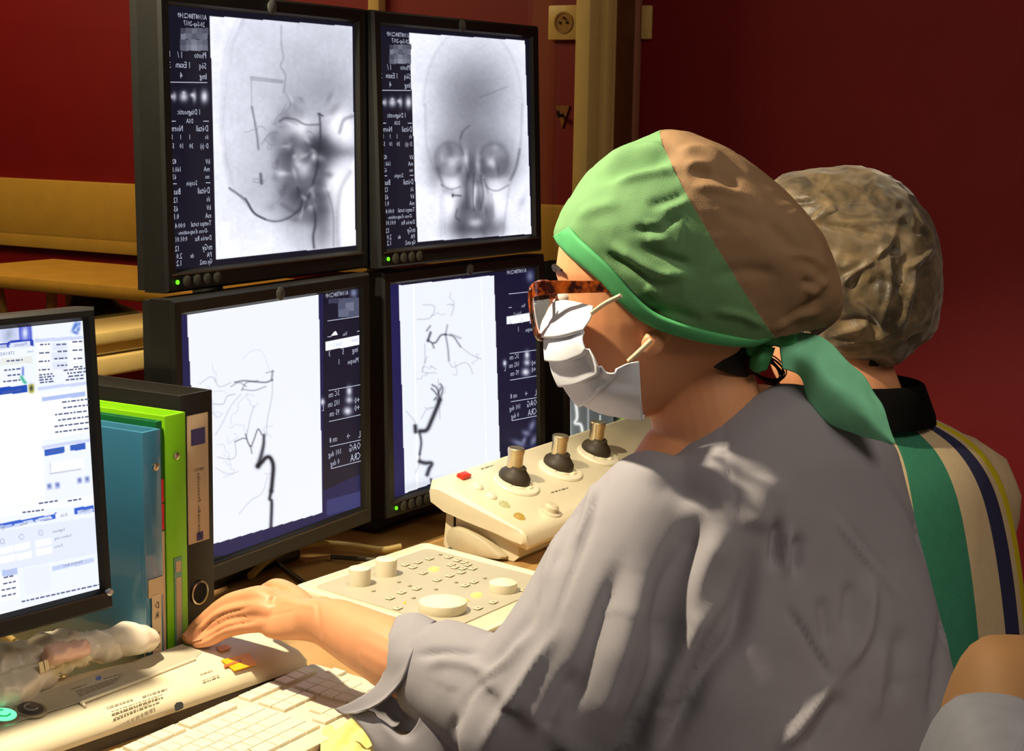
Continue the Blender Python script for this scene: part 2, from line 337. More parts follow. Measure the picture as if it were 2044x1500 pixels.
# ================================================================== MONITORS
m_bez = mat('black_plastic_bezel', (11, 11, 9), .45, var=.1, scale=60, bump=.1, bscale=900)
m_shell = mat('black_plastic_shell', (10, 10, 8), .5, var=.1, scale=60, bump=.2, bscale=900)
m_btn = mat('dark_grey_button', (52, 52, 46), .35)
m_logo = mat('grey_badge', (92, 94, 90), .3, .6)
m_led = emitm('green_power_light', (90, 255, 20), 2.5)
class Scr:
    def __init__(s, w, h, T, nu, nv, base):
        s.w, s.h, s.T = w, h, T
        u, v = np.meshgrid(np.linspace(0, 1, nu), np.linspace(0, 1, nv), indexing='ij'); s.u, s.v = u, v
        s.loc = np.stack([(u-.5)*w, np.full(u.shape, 0.), (.5-v)*h], -1)
        Tn = np.array(T); wl = s.loc.reshape(-1, 3) @ Tn[:3, :3].T+Tn[:3, 3]
        s.px = proj(wl)[:, :2]; s.img = np.tile(np.array(base, float), (nu*nv, 1)); s.shape = (nu, nv); s.mask = np.ones(nu*nv); s.tx = G(); s.soft = 1.0
    def inside(s, pts):
        x, y = s.px[:, 0], s.px[:, 1]; r = np.zeros(len(x), bool); n = len(pts)
        for i in range(n):
            (x1, y1), (x2, y2) = pts[i], pts[(i+1) % n]
            if y1 == y2: continue
            c = ((y1 > y) != (y2 > y)) & (x < (x2-x1)*(y-y1)/(y2-y1)+x1); r ^= c
        return r
    def poly(s, pts, col, a=1.0):
        k = s.inside(pts); s.img[k] = s.img[k]*(1-a)+np.array(col, float)*a; return k
    def clip(s, pts=None): s.mask = np.ones(len(s.px)) if pts is None else s.inside(pts).astype(float)
    def blob(s, x, y, sx, sy, a, rot=0., col=(40, 42, 52)):
        c, q = math.cos(rot), math.sin(rot); dx, dy = s.px[:, 0]-x, s.px[:, 1]-y
        k = np.where(np.hypot(dx, dy) < 3.3*max(sx, sy))[0]; dx, dy = dx[k], dy[k]
        g = (np.exp(-.5*(((dx*c+dy*q)/sx)**2+((-dx*q+dy*c)/sy)**2))*a*s.mask[k])[:, None]; s.img[k] = s.img[k]*(1-g)+np.array(col, float)*g
    def mix(s, g, col): g = np.clip(g, 0, 1)[:, None]; s.img = s.img*(1-g)+np.array(col, float)*g
    def stroke(s, pts, w, a, col=(40, 42, 52), sm=True, w2=None):
        a *= s.soft; w *= .85
        p = crom(np.array(pts, float), 6*len(pts)) if sm and len(pts) > 2 else np.array(pts, float)
        mg = 3.2*max(w, w2 or 0)+1; lo, hi = p.min(0)-mg, p.max(0)+mg
        k = np.where((s.px[:, 0] > lo[0]) & (s.px[:, 0] < hi[0]) & (s.px[:, 1] > lo[1]) & (s.px[:, 1] < hi[1]))[0]
        if not len(k): return
        d, t = seg_dist(s.px[k], p); ww = w if w2 is None else w+(w2-w)*t
        g = np.clip(np.exp(-(d/ww)**2*.7)*a*s.mask[k], 0, 1)[:, None]; s.img[k] = s.img[k]*(1-g)+np.array(col, float)*g
    def texture(s, amp, sc, seed=0):                  # film grain and soft tissue mottling
        P = np.c_[s.px/sc, np.zeros(len(s.px))]; n_ = vnoise(P+3, 1, seed)+.5*vnoise(P*2.3+7, 1, seed+1); s.img *= (1+amp*n_*s.mask)[:, None]
    def ids(s, seeds, a, n=12, w=.9, spread=40, col=(60, 62, 75)):    # fine wandering vessels
        for (x, y) in seeds:
            p = np.array([x, y], float); ang = RNG.random()*6.28; pts = [p.copy()]
            for k in range(n):
                ang += RNG.normal()*.7; p = p+spread/n*np.array([math.cos(ang), math.sin(ang)]); pts.append(p.copy())
            s.stroke(pts, w, a, col)
    def p2l(s, x, y):
        Tn = np.array(s.T); n = Tn[:3, 1]; P = onplane(x, y, Tn[:3, 3], n); return (P-Tn[:3, 3]) @ Tn[:3, :3]
    def text(s, st_, x, y, hpx, mirror=True, sx=1.0):
        """lettering whose middle lies at the given point of the screen, cap height in pixels of the photograph"""
        l = s.p2l(x, y); l2 = s.p2l(x, y+hpx); size = abs(l[2]-l2[2])/.7; v, f = text2d(st_); k = -1 if mirror else 1
        if len(v): s.tx.add([(l[0]+k*q[0]*size*sx, -.0006, l[2]+q[1]*size) for q in v], f)
    def bar(s, x1, y1, x2, y2, hpx):
        a, b = s.p2l(x1, y1), s.p2l(x2, y2); h = abs(s.p2l(x1, y1+hpx)[2]-a[2])/2
        s.tx.add([(a[0], -.0006, a[2]-h), (b[0], -.0006, b[2]-h), (b[0], -.0006, b[2]+h), (a[0], -.0006, a[2]+h)], [(0, 1, 2, 3)])
    def build(s, parent, tmat):
        g = G().grid(s.loc.reshape(*s.shape, 3)); me = bpy.data.meshes.new('screen'); me.from_pydata(g.v, [], g.f); me.shade_smooth()
        at_ = me.color_attributes.new('picture', 'FLOAT_COLOR', 'POINT'); c = np.ones((len(s.px), 4)); c[:, :3] = lin(np.clip(s.img, 0, 255)); at_.data.foreach_set('color', c.ravel())
        me.materials.append(screen_mat()); o = bpy.data.objects.new('screen', me); COL.objects.link(o); o.parent = parent
        o['label'] = 'glowing display panel'
        if s.tx.v: s.tx.obj('screen_lettering', tmat, o, smooth=False, recalc=False, kind='stuff')
        return o
m_txt = emitm('screen_text_pale', (186, 190, 210), 1.0); m_txtd = emitm('screen_text_dark', (95, 105, 140), 1.0)
def monitor(pos, yaw, tilt, w, h, label, bz=(.02, .02, .026), group=None, buttons=True, nu=250, nv=330, base=(10, 12, 28), logo=True, grp='medical display monitors in the two by two bank'):
    E_ = (-math.radians(tilt), 0, math.radians(yaw))
    t = thing('medical_monitor' if logo else 'computer_monitor', pos, label, 'monitor', grp if logo else None, E_)
    T = Matrix.Translation(Vector(pos)) @ Matrix.Rotation(E_[2], 4, 'Z') @ Matrix.Rotation(E_[0], 4, 'X')
    bs, bt, bb = bz; X = w/2+bs; Z1 = h/2+bt; Z0 = -h/2-bb
    # bezel: outer and inner rectangles, inner lip sunk towards the screen
    def rc(x0, x1, z0, z1, y): return [(x0, y, z0), (x1, y, z0), (x1, y, z1), (x0, y, z1)]
    g = G(); loops = [rc(-X, X, Z0, Z1, .028), rc(-X, X, Z0, Z1, -.002), rc(-X+.003, X-.003, Z0+.003, Z1-.003, -.006), rc(-w/2-.004, w/2+.004, -h/2-.004, h/2+.004, -.005), rc(-w/2, w/2, -h/2, h/2, .0005)]
    g.loft(loops, cap=False); g.obj('bezel', m_bez, t, smooth=False)
    g = G(); g.loft([rc(-X+.002, X-.002, Z0+.002, Z1-.002, .006), rc(-X+.002, X-.002, Z0+.002, Z1-.002, .040), rc(-X+.02, X-.02, Z0+.02, Z1-.02, .052), rc(-.12, .12, -.10, .10, .062)]); g.obj('back_shell', m_shell, t, smooth=False)
    g = G().b2((-X+.01, -.0075, Z0+bb-.006), (X-.012, -.004, Z0+bb-.0045)); g.obj('bezel_highlight', mat('painted_brown_sheen', (52, 40, 28), .3), t)  # highlight along the lower bezel, painted as a thin brown strip
    if logo:
        R = Matrix.Translation((.0, -.0055, Z1-bt*.52)) @ Matrix.Rotation(math.pi/2, 4, 'X')
        G().lathe([(.0085, -.001), (.0085, .0012), (.0075, .0018)], 24, R).obj('badge', m_logo, t)
    if buttons:
        bx = -X+.026
        R = Matrix.Rotation(math.pi/2, 4, 'X')
        G().lathe([(.0026, -.001), (.0026, .0012), (.001, .002)], 12, Matrix.Translation((bx-.008, -.0055, Z0+.012)) @ R).obj('power_light', m_led, t)
        me = None
        for k in range(4):
            if me is None:
                b = G().lathe([(.0075, -.001), (.0075, .001), (.006, .002), (.003, .0024)], 18, R).obj('button', m_btn, t); b.location = (bx+.008, -.0055, Z0+.0125); me = b.data
            else: shared('button', me, t, (bx+.008+k*.0185, -.0055, Z0+.0125))
    return t, Scr(w, h, T, nu, nv, base)
Wd, Hd = .376, .301
TLq = [(419, 32), (703, 53), (710, 490), (432, 518)]; TRq = [(817, 66), (1047.5, 81), (1060.5, 467), (833.5, 483)]
BLq = [(372.5, 620), (636, 586), (643.5, 1024), (400, 1094)]; BRq = [(796, 570), (986, 550), (998, 916), (808.5, 985)]
def zz(ox, oy, k): return lambda pts: [(ox+k*a, oy+k*b) for a, b in pts]
# ---- top left: skull from the side
tTL, s = monitor((1.626, 1.334, 1.3245), 2.3, .9, Wd, Hd, 'upper left monitor with side view skull x-ray and contrast-filled vessels')
s.soft = .72; Z = zz(250, 0, .4); s.poly(TLq, (224, 226, 238)); s.clip(TLq)
sk = Z([(600, 60), (540, 200), (500, 400), (485, 600), (500, 800), (540, 950), (620, 1050), (740, 1105), (860, 1070), (900, 1030), (1000, 1000), (1140, 800), (1140, 100), (900, 40)])
k = s.inside(sk); s.mix(k*.10*s.mask, (60, 62, 90))
s.stroke(Z([(590, 90), (530, 220), (492, 420), (482, 620), (500, 800), (530, 950)]), 5, .13); s.stroke(Z([(560, 90), (500, 250), (480, 420)]), 3, .08)
s.stroke(Z([(520, 940), (600, 1000), (650, 1070), (740, 1105), (820, 1085), (880, 1035)]), 2.4, .75); s.stroke(Z([(600, 990), (640, 1060), (700, 1095)]), 1.8, .8)
s.stroke(Z([(780, 1020), (850, 1060), (880, 1040)]), 5, .35)
for a in ((950, 430, 70, 60, .22), (900, 250, 130, 120, .06), (820, 700, 22, 40, .30), (815, 790, 15, 22, .38), (825, 880, 22, 60, .38), (940, 735, 20, 17, .85), (970, 790, 16, 40, .65), (1010, 790, 22, 30, .45), (1070, 760, 26, 10, .72), (1030, 740, 14, 14, .5), (865, 960, 26, 38, .42), (900, 1010, 20, 22, .55), (985, 1030, 20, 45, .40), (985, 1130, 18, 40, .40), (890, 1090, 24, 10, .25), (870, 1200, 24, 22, .18), (990, 920, 12, 40, .4), (720, 800, 50, 60, .14), (740, 980, 60, 40, .12), (1010, 480, 40, 30, .12)):
    x, y = Z([a[:2]])[0]; s.blob(x, y, a[2], a[3], a[4])
for x, y, sx, sy in ((890, 850, 9, 24), (880, 640, 18, 16), (1050, 620, 12, 24), (1100, 640, 10, 22), (1040, 900, 12, 20), (1100, 980, 20, 60), (860, 770, 6, 10), (940, 780, 4, 6)):
    q = Z([(x, y)])[0]; s.blob(q[0], q[1], sx, sy, .75, 0, (248, 248, 255))
s.stroke(Z([(770, 605), (800, 590), (850, 597), (900, 622), (965, 622)]), 2.2, .6); s.stroke(Z([(740, 620), (790, 600), (860, 615)]), 5, .2)
s.stroke(Z([(970, 570), (974, 660), (968, 760), (955, 850), (925, 950), (900, 1020), (880, 1062)]), 2.6, .85); s.stroke(Z([(962, 568), (985, 578)]), 2, .8)
s.stroke(Z([(880, 1055), (905, 1030), (930, 1020), (945, 1060), (948, 1120), (938, 1180), (942, 1236)]), 2.8, .92); s.stroke(Z([(860, 940), (880, 1000), (878, 1060)]), 3.2, .7)
s.stroke(Z([(628, 386), (785, 405)]), 2.6, .35); s.stroke(Z([(632, 398), (785, 414)]), 1.4, .35)
s.stroke(Z([(628, 392), (632, 540)]), 1.2, .3); s.stroke(Z([(632, 535), (645, 600), (658, 680), (665, 745)]), 2.2, .6); s.stroke(Z([(676, 870), (680, 915)]), 3.2, .85)
s.stroke(Z([(778, 130), (780, 230), (790, 290), (775, 330), (800, 380), (790, 460)]), 2.0, .28); s.stroke(Z([(800, 460), (825, 520), (800, 560)]), 2, .22)
s.stroke(Z([(1062, 1236), (1058, 1080), (1075, 950), (1120, 860)]), 6, .3); s.stroke(Z([(1040, 1230), (1035, 1050), (1000, 930)]), 2, .35); s.stroke(Z([(1135, 580), (1090, 600), (1070, 660)]), 4, .5); s.stroke(Z([(680, 720), (720, 670), (760, 660)]), 2, .25)
s.ids(Z([(700, 650), (740, 720), (760, 800), (900, 700), (1000, 700), (820, 950), (950, 900), (700, 900), (800, 520)]), .3, w=1.2, spread=50)
rb = random.Random(3)
for k in range(60):
    x, y = Z([(rb.gauss(880, 75), rb.gauss(850, 150))])[0]; s.blob(x, y, 3+rb.random()*8, 3+rb.random()*10, .10+.22*rb.random(), rb.random()*3)
for k in range(22):
    x, y = Z([(rb.gauss(900, 80), rb.gauss(840, 150))])[0]; s.blob(x, y, 2+rb.random()*4, 3+rb.random()*7, .25+.25*rb.random(), rb.random()*3, (225, 226, 236))
s.texture(.022, 34, 1); s.texture(.02, 7, 3)
s.clip()
COLS = {'r': 404, 'l': 338}
TLt = [('A1108TB8C2149', 383, 33, 9), ('20-Sep-2017', 387, 48, 9), ('Photo', 399, 111, 11), ('1 /', 359, 110, 11), ('1', 338, 108, 11), ('Séq', 404, 132, 11), ('1 Exam', 365, 130, 11), ('3', 338, 130, 11), ('Img', 405, 153, 11), ('4', 361, 151, 11), ('1 Diagnostic', 377, 224, 10), ('DSA', 378, 242, 8), ('Détail', 403, 257, 11), ('Norm', 352, 257, 11), ('i/s', 412, 274, 8), ('1', 378, 274, 9), ('1', 360, 274, 9), ('1', 343, 274, 9), ('D (s)', 407, 292, 9), ('30', 381, 292, 9), ('10', 362, 292, 9), ('5', 345, 292, 9), ('kV', 414, 323, 9), ('82', 347, 323, 9), ('mA', 412, 338, 9), ('160.1', 352, 339, 9), ('ms', 413, 353, 8), ('63', 347, 354, 9), ('Scopie', 382, 366, 9), ('Détail', 406, 381, 11), ('Bas', 353, 383, 11), ('i/s', 415, 398, 9), ('12', 350, 400, 10), ('kV', 416, 415, 9), ('65', 350, 418, 10), ('mA', 415, 431, 9), ('0.1', 351, 433, 10), ('Temps total', 401, 447, 9), ('0:00.4', 359, 451, 9), ('-Dose d\'exposition-', 385, 463, 8), ('Durée Rx', 405, 476, 9), ('0:01.01', 361, 478, 9), ('mGy', 413, 494, 11), ('12', 353, 497, 10), ('PA', 417, 509, 9), ('dx', 383, 511, 8), ('2.0', 357, 512, 10), ('Gy.cm2', 411, 523, 9), ('1.2', 357, 526, 10)]
def side_list(s, items, conv, lines, icons, mosaic):
    for (q, x, y, h) in items:
        X, Y, k = conv(x, y); s.text(q, X, Y, h*k*1.12, sx=.90)
    for (x1, y1, x2, y2, h) in lines:
        a, b = conv(x1, y1), conv(x2, y2); s.bar(a[0], a[1], b[0], b[1], h)
    for (x, y, sx, sy, c) in icons:
        X, Y, k = conv(x, y); s.blob(X, Y, sx*k, sy*k, .95, 0, c)
    for (x0, y0, x1, y1, c) in mosaic:
        P = [conv(x0, y0)[:2], conv(x1, y0)[:2], conv(x1, y1)[:2], conv(x0, y1)[:2]]; s.poly(P, c)
TLl = [(339, 164, 413, 165, 1.6), (405, 242, 416, 242, 1.6), (342, 242, 350, 242, 1.6), (410, 365, 419, 365, 1.6), (344, 367, 352, 367, 1.6)]
TLi = [(408, 193, 5, 9, (215, 215, 225)), (388, 193, 3, 8, (165, 165, 175)), (384, 190, 3, 3, (200, 200, 210)), (367, 193, 6, 7, (190, 190, 200)), (367, 185, 2, 2, (190, 190, 200)), (348, 193, 3, 6, (165, 165, 175)), (343, 193, 3, 3, (165, 165, 175))]
mosTL = []
for i, x in enumerate((360, 371, 382, 393, 404)):
    for j, y in enumerate((56, 67, 79, 90)):
        g = (70, 95, 80, 95)[j]+(-14, 6, 26, 10, 0)[i]*(1 if j != 1 else -.8); mosTL.append((x, y, x+11.2, y+11.4, (g, g+2, g+16)))
side_list(s, TLt, lambda x, y: (x, y, 1.0), TLl, TLi, mosTL); s.build(tTL, m_txt)
mapTL = s
# ---- top right: skull from the front
tTR, s = monitor((2.045, 1.322, 1.324), -2.0, 2.4, Wd, Hd, 'upper right monitor with front view skull x-ray, two eye sockets')
s.soft = .72; Z = zz(720, 0, .3734); s.poly(TRq, (224, 226, 238)); s.clip(TRq)
ov = [(600+265*math.cos(a), 560+420*math.sin(a)) for a in np.linspace(0, 2*math.pi, 40, endpoint=False)]
k = s.inside(Z(ov)); s.mix(k*.045*s.mask, (80, 82, 100)); s.stroke(Z(ov+ov[:1])[20:41], 3, .10); s.stroke(Z([(345, 560), (350, 760), (390, 900), (440, 1000), (450, 1250)]), 3, .13); s.stroke(Z([(865, 560), (850, 800), (800, 980), (780, 1100), (760, 1250)]), 3, .2)
for a in ((610, 560, 48, 62, .42), (520, 560, 34, 50, .20), (690, 500, 40, 50, .12), (600, 400, 60, 50, .12), (600, 740, 48, 24, .30), (455, 840, 25, 24, .48), (430, 930, 18, 20, .45), (735, 840, 30, 26, .48), (770, 930, 16, 20, .42), (700, 900, 22, 22, .3), (500, 900, 16, 18, .25), (600, 860, 22, 26, .38), (570, 1000, 10, 40, .6), (630, 1040, 9, 34, .55), (590, 920, 14, 20, .5), (600, 1220, 32, 14, .62), (530, 1210, 16, 20, .5), (670, 1200, 14, 20, .45), (640, 1140, 12, 20, .35), (560, 1130, 16, 20, .4), (720, 1230, 12, 10, .3)):
    x, y = Z([a[:2]])[0]; s.blob(x, y, a[2], a[3], a[4])
for x, y, sx, sy in ((480, 985, 22, 12), (720, 990, 20, 12), (560, 860, 4, 14), (630, 870, 4, 14), (612, 1020, 3, 12), (605, 1080, 3, 12), (612, 1190, 9, 6), (555, 880, 5, 12), (490, 860, 8, 10), (700, 870, 9, 10), (480, 1090, 12, 20), (720, 1080, 12, 20)):
    q = Z([(x, y)])[0]; s.blob(q[0], q[1], sx, sy, .6, 0, (240, 240, 250))
for cx_, cy_ in ((475, 850), (710, 855)):
    s.stroke(Z([(cx_+75*math.cos(a)*1.0, cy_+88*math.sin(a)) for a in np.linspace(0, 6.28, 22)]), 4.5, .24)
s.stroke(Z([(430, 990), (480, 1012), (530, 1000)]), 2, .4); s.stroke(Z([(660, 960), (680, 1005), (730, 1020), (790, 990)]), 2, .45); s.stroke(Z([(410, 900), (440, 990)]), 3.4, .45); s.stroke(Z([(850, 800), (830, 900), (800, 960)]), 3, .45)
s.stroke(Z([(640, 520), (790, 462)]), 1.6, .22); s.stroke(Z([(535, 740), (550, 700), (580, 672)]), 2.2, .45); s.stroke(Z([(540, 700), (530, 760), (550, 830)]), 1.8, .3)
s.stroke(Z([(492, 1045), (535, 1047)]), 2, .85); s.stroke(Z([(492, 1040), (492, 1052)]), 2, .8, sm=False); s.stroke(Z([(515, 1120), (508, 1160), (530, 1180)]), 2, .6)
s.stroke(Z([(575, 930), (565, 1010), (570, 1110)]), 3.5, .4); s.stroke(Z([(605, 930), (600, 1060), (605, 1130)]), 2, .6); s.stroke(Z([(640, 940), (655, 1040), (640, 1120)]), 2.5, .5); s.stroke(Z([(430, 1050), (430, 1260)]), 4, .12); s.stroke(Z([(700, 1040), (710, 1160)]), 3, .2)
rb = random.Random(8)
for k in range(40):
    x, y = Z([(rb.gauss(600, 70), rb.gauss(1040, 110))])[0]; s.blob(x, y, 2+rb.random()*6, 4+rb.random()*14, .10+.2*rb.random(), rb.gauss(0, .3))
for k in range(30):
    x, y = Z([(600+rb.choice((-1, 1))*rb.gauss(125, 30), rb.gauss(870, 45))])[0]; s.blob(x, y, 3+rb.random()*6, 3+rb.random()*6, .08+.2*rb.random(), rb.random()*3, rb.choice(((40, 42, 52), (215, 217, 228))))
s.texture(.02, 30, 5); s.texture(.02, 7, 7)
s.clip()
def mapto(sA, sB, qa, qb):
    """place a list drawn for one screen at the same spot of another screen"""
    def c(x, y):
        l = sA.p2l(x, y); Tn = np.array(sB.T); p = proj(Tn[:3, :3] @ np.array(l)+Tn[:3, 3]); return p[0], p[1], .88
    return c
side_list(s, TLt, mapto(mapTL, s, 0, 0), TLl, TLi, mosTL); s.build(tTR, m_txt)
# ---- bottom left: angiogram from the side
tBL, s = monitor((1.609, 1.310, .973), 3.4, .7, Wd, Hd, 'lower left monitor with white angiogram, partly hidden by the black binder', buttons=False)
s.poly([(340, 560), (735, 560), (735, 1110), (340, 1110)], (24, 24, 66)); s.poly([(645, 560), (735, 560), (735, 940), (645, 980)], (12, 13, 34)); s.poly(BLq, (218, 221, 230)); s.clip(BLq)
Z = zz(260, 540, .3867)
s.stroke(Z([(690, 850), (688, 900), (675, 960), (660, 1012)]), 2.6, .9, w2=4.0); s.stroke(Z([(658, 1010), (680, 990), (700, 968), (722, 968), (738, 1010), (733, 1090), (728, 1140)]), 4.0, .95, (12, 14, 24)); s.stroke(Z([(728, 1140), (720, 1180), (730, 1200), (726, 1330)]), 3.2, .9, (20, 22, 34))
s.stroke(Z([(595, 845), (605, 880), (622, 910), (640, 870), (660, 820), (680, 850)]), 1.4, .6); s.stroke(Z([(540, 885), (580, 868), (600, 870)]), 1.4, .5); s.stroke(Z([(620, 905), (628, 945)]), 1.4, .5); s.stroke(Z([(540, 885), (545, 950), (520, 975), (450, 965)]), .9, .25)
s.stroke(Z([(540, 578), (590, 570), (640, 575), (700, 578), (735, 565)]), 1.6, .6); s.stroke(Z([(735, 520), (730, 565)]), 2, .45); s.stroke(Z([(700, 530), (740, 520)]), 1.2, .35); s.stroke(Z([(580, 615), (640, 620), (700, 600)]), 1.3, .35); s.stroke(Z([(520, 600), (560, 580), (600, 600)]), 1.2, .35); s.stroke(Z([(575, 620), (600, 580), (660, 570)]), 1.3, .4)
s.stroke(Z([(735, 570), (730, 660), (710, 760), (700, 860)]), 1.2, .18); s.stroke(Z([(360, 585), (420, 550), (460, 600), (520, 580)]), 1, .22); s.stroke(Z([(430, 690), (480, 690), (500, 650), (540, 640)]), 1, .28); s.stroke(Z([(440, 850), (480, 780), (520, 700), (570, 640)]), 1, .2); s.stroke(Z([(600, 860), (620, 760), (640, 700)]), 1, .22); s.stroke(Z([(580, 460), (620, 420), (680, 420), (720, 520)]), 1, .09)
s.stroke(Z([(440, 1020), (500, 1050), (560, 1040)]), 1, .15); s.stroke(Z([(560, 1260), (620, 1190), (680, 1150), (710, 1060)]), 1.2, .14); s.stroke(Z([(730, 1050), (690, 1050)]), 1, .14)
s.ids(Z([(480, 740), (450, 760), (560, 700), (600, 640), (640, 650), (450, 900), (480, 950), (500, 860), (740, 800), (400, 600), (440, 560), (600, 820), (590, 830), (520, 1000)]), .14, w=.9, spread=46)
s.clip()
for (x, y, sx, sy) in ((706, 585, 5, 7),): s.blob(x, y, sx, sy, .7, 0, (150, 160, 190))
for (x0, y0, x1, y1, c) in ((675, 596, 718, 634, (70, 74, 96)), (656, 597, 676, 607, (50, 52, 74)), (690, 605, 706, 622, (100, 104, 124)), (676, 618, 696, 634, (88, 92, 116))): s.poly([(x0, y0), (x1, y0-2), (x1, y1-2), (x0, y1)], c)
s.poly([(650, 683), (717, 670), (718, 688), (650, 701)], (225, 228, 238)); s.poly([(652, 999), (722, 980), (722, 1012), (652, 1030)], (44, 48, 96)); s.poly([(660, 672), (670, 660), (674, 668)], (235, 238, 245))
BLt = [('A1108TB8C2149', 672, 588, 8), ('Exam', 708, 678, 8), ('1|séq 2', 674, 687, 8), ('3', 657, 707, 10), ('5', 684, 703, 10), ('img', 708, 699, 10), ('Masque', 704, 721, 9), ('1', 676, 723, 10), ('SC cm', 666, 787, 10), ('102 cm', 666, 806, 10), ('95 cm', 667, 825, 10), ('+0', 712, 800, 12), ('+0', 712, 815, 12), ('Vue', 688, 667, 7), ('cm 8', 665, 878, 10), ('L', 717, 868, 12), ('→', 695, 871, 10), ('OAG', 708, 893, 13), ('101 deg', 668, 905, 10), ('CRA', 709, 913, 13), ('0 deg', 668, 924, 10), ('L', 644, 816, 10)]
BLl = [(653, 641, 716, 632, 1.4), (655, 780, 720, 768, 1.4), (656, 842, 720, 828, 1.4), (658, 892, 722, 878, 1.4), (660, 936, 722, 920, 1.4), (653, 673, 660, 672, 1.5), (712, 662, 717, 661, 1.5)]
BLi = [(697, 781, 4, 7, (210, 212, 222)), (697, 799, 5, 5, (190, 192, 205)), (694, 821, 6, 6, (215, 217, 228)), (644, 803, 3, 5, (215, 217, 228))]
side_list(s, BLt, lambda x, y: (x, y, 1.0), BLl, BLi, []); s.build(tBL, m_txt); mapBL = s
# ---- bottom right: angiogram from the front
tBR, s = monitor((2.0585, 1.3133, .9713), -2.2, 1.9, Wd, Hd, 'lower right monitor with angiogram of one long vessel, behind the joystick console')
s.poly([(760, 540), (1090, 540), (1090, 1020), (760, 1020)], (14, 15, 42)); s.poly([(760, 540), (797, 540), (815, 1020), (760, 1020)], (22, 22, 70)); s.poly(BRq, (216, 220, 230)); s.clip(BRq)
Z = zz(740, 500, .3733)
s.stroke(Z([(228, 180), (250, 1280)]), 1.0, .6, (255, 255, 255), sm=False); s.stroke(Z([(590, 150), (620, 1150)]), .8, .35, (255, 255, 255), sm=False)
s.stroke(Z([(262, 968), (300, 960), (325, 910), (350, 850), (370, 800)]), 4.2, .92, (22, 24, 34)); s.stroke(Z([(238, 940), (240, 970)]), 4.0, .92, (22, 24, 34)); s.stroke(Z([(262, 975), (270, 1030), (262, 1090)]), 2.6, .75); s.stroke(Z([(262, 1130), (290, 1138), (325, 1140), (312, 1170), (302, 1200)]), 4.0, .9, (26, 28, 40)); s.stroke(Z([(322, 1225), (326, 1250)]), 2.4, .9); s.stroke(Z([(262, 1090), (262, 1130)]), 1.8, .5)
for p in ([(370, 800), (345, 760), (325, 740)], [(372, 800), (355, 740), (330, 720)], [(372, 800), (385, 740), (372, 715)], [(365, 820), (350, 790), (340, 800)], [(360, 770), (375, 735)]): s.stroke(Z(p), 2.0, .55)
s.stroke(Z([(305, 480), (330, 495), (350, 490), (375, 455), (400, 450)]), 2.0, .6); s.stroke(Z([(320, 440), (310, 470), (305, 485)]), 2.4, .75); s.stroke(Z([(300, 430), (318, 405)]), 2, .45); s.stroke(Z([(330, 500), (338, 522)]), 1.8, .5)
s.stroke(Z([(400, 450), (440, 460), (470, 500), (480, 515)]), 1.8, .45); s.stroke(Z([(400, 450), (412, 520), (418, 590)]), 2.0, .4); s.stroke(Z([(430, 450), (480, 470)]), 2.4, .25); s.stroke(Z([(410, 400), (400, 450)]), 1.8, .35)
for p in ([(420, 600), (440, 625), (500, 600), (530, 620), (545, 660)], [(480, 515), (540, 560), (590, 580)], [(300, 570), (280, 650), (350, 655)], [(250, 370), (320, 360), (340, 300), (280, 290)], [(410, 290), (445, 295), (430, 350)], [(320, 620), (350, 635)], [(290, 500), (290, 600)], [(270, 900), (300, 850), (330, 840)], [(190, 860), (240, 920)], [(240, 1190), (265, 1130)], [(360, 690), (370, 900)]): s.stroke(Z(p), 1.3, .18)
s.ids(Z([(320, 350), (430, 300), (330, 620), (300, 650), (450, 600), (540, 600), (290, 840), (350, 780)]), .16, w=1.1, spread=34)
s.blob(880, 960, 90, 6, .12, -.2)
s.clip(); s.blob(1058, 552, 5, 8, .6, 0, (150, 160, 190)); s.poly([(1011, 632), (1067, 624), (1068, 640), (1012, 648)], (225, 228, 238))
side_list(s, [q for q in BLt if q[2] > 600 or True], mapto(mapBL, s, 0, 0), BLl, BLi, [])
for (x, y, a, b) in ((1050, 865, 6, 4), (1062, 850, 4, 8), (1035, 885, 10, 4), (1065, 880, 4, 8), (1046, 880, 3, 6)): s.blob(x, y, a, b, .7, .4, (140, 144, 170))
s.build(tBR, m_txt)
# ---- third one of the lower row, beyond the woman's face
t5, s = monitor((2.63, 1.339, .9463), -5.0, 2.0, Wd, Hd, 'dark monitor with grey fluoroscopy picture behind the masked face', base=(14, 15, 20), nu=160, nv=200)
s.poly([(1085, 520), (1150, 510), (1150, 566), (1085, 566)], (150, 160, 235)); s.poly([(1085, 546), (1110, 542), (1110, 566), (1085, 566)], (60, 70, 190))
s.poly([(1108, 600), (1225, 600), (1225, 885), (1108, 885)], (84, 88, 86)); s.clip([(1108, 600), (1225, 600), (1225, 885), (1108, 885)])
s.blob(1125, 850, 20, 60, .5, 0, (130, 134, 132)); s.blob(1200, 800, 26, 60, .35, 0, (40, 44, 42)); s.stroke([(1146, 780), (1152, 830), (1148, 845), (1160, 850), (1165, 885)], 3.2, .95, (225, 228, 225)); s.stroke([(1174, 810), (1174, 880)], 2, .6, (190, 192, 190)); s.stroke([(1198, 830), (1197, 880)], 1.6, .8, (220, 222, 220)); s.stroke([(1135, 780), (1140, 880)], 2, .4, (200, 200, 200)); s.clip()
for (x, y, w_, h_, c) in ((1101, 858, 7, 2.5, (170, 174, 178)), (1100, 866, 6, 3, (120, 190, 20)), (1245, 838, 7, 4, (150, 200, 60)), (1240, 850, 9, 5, (90, 160, 30)), (1247, 830, 5, 3, (180, 190, 160)), (1240, 860, 30, 2, (70, 120, 30)), (1262, 880, 12, 3, (120, 20, 40))): s.blob(x, y, w_, h_, .9, 0, c)
s.build(t5, m_txt)
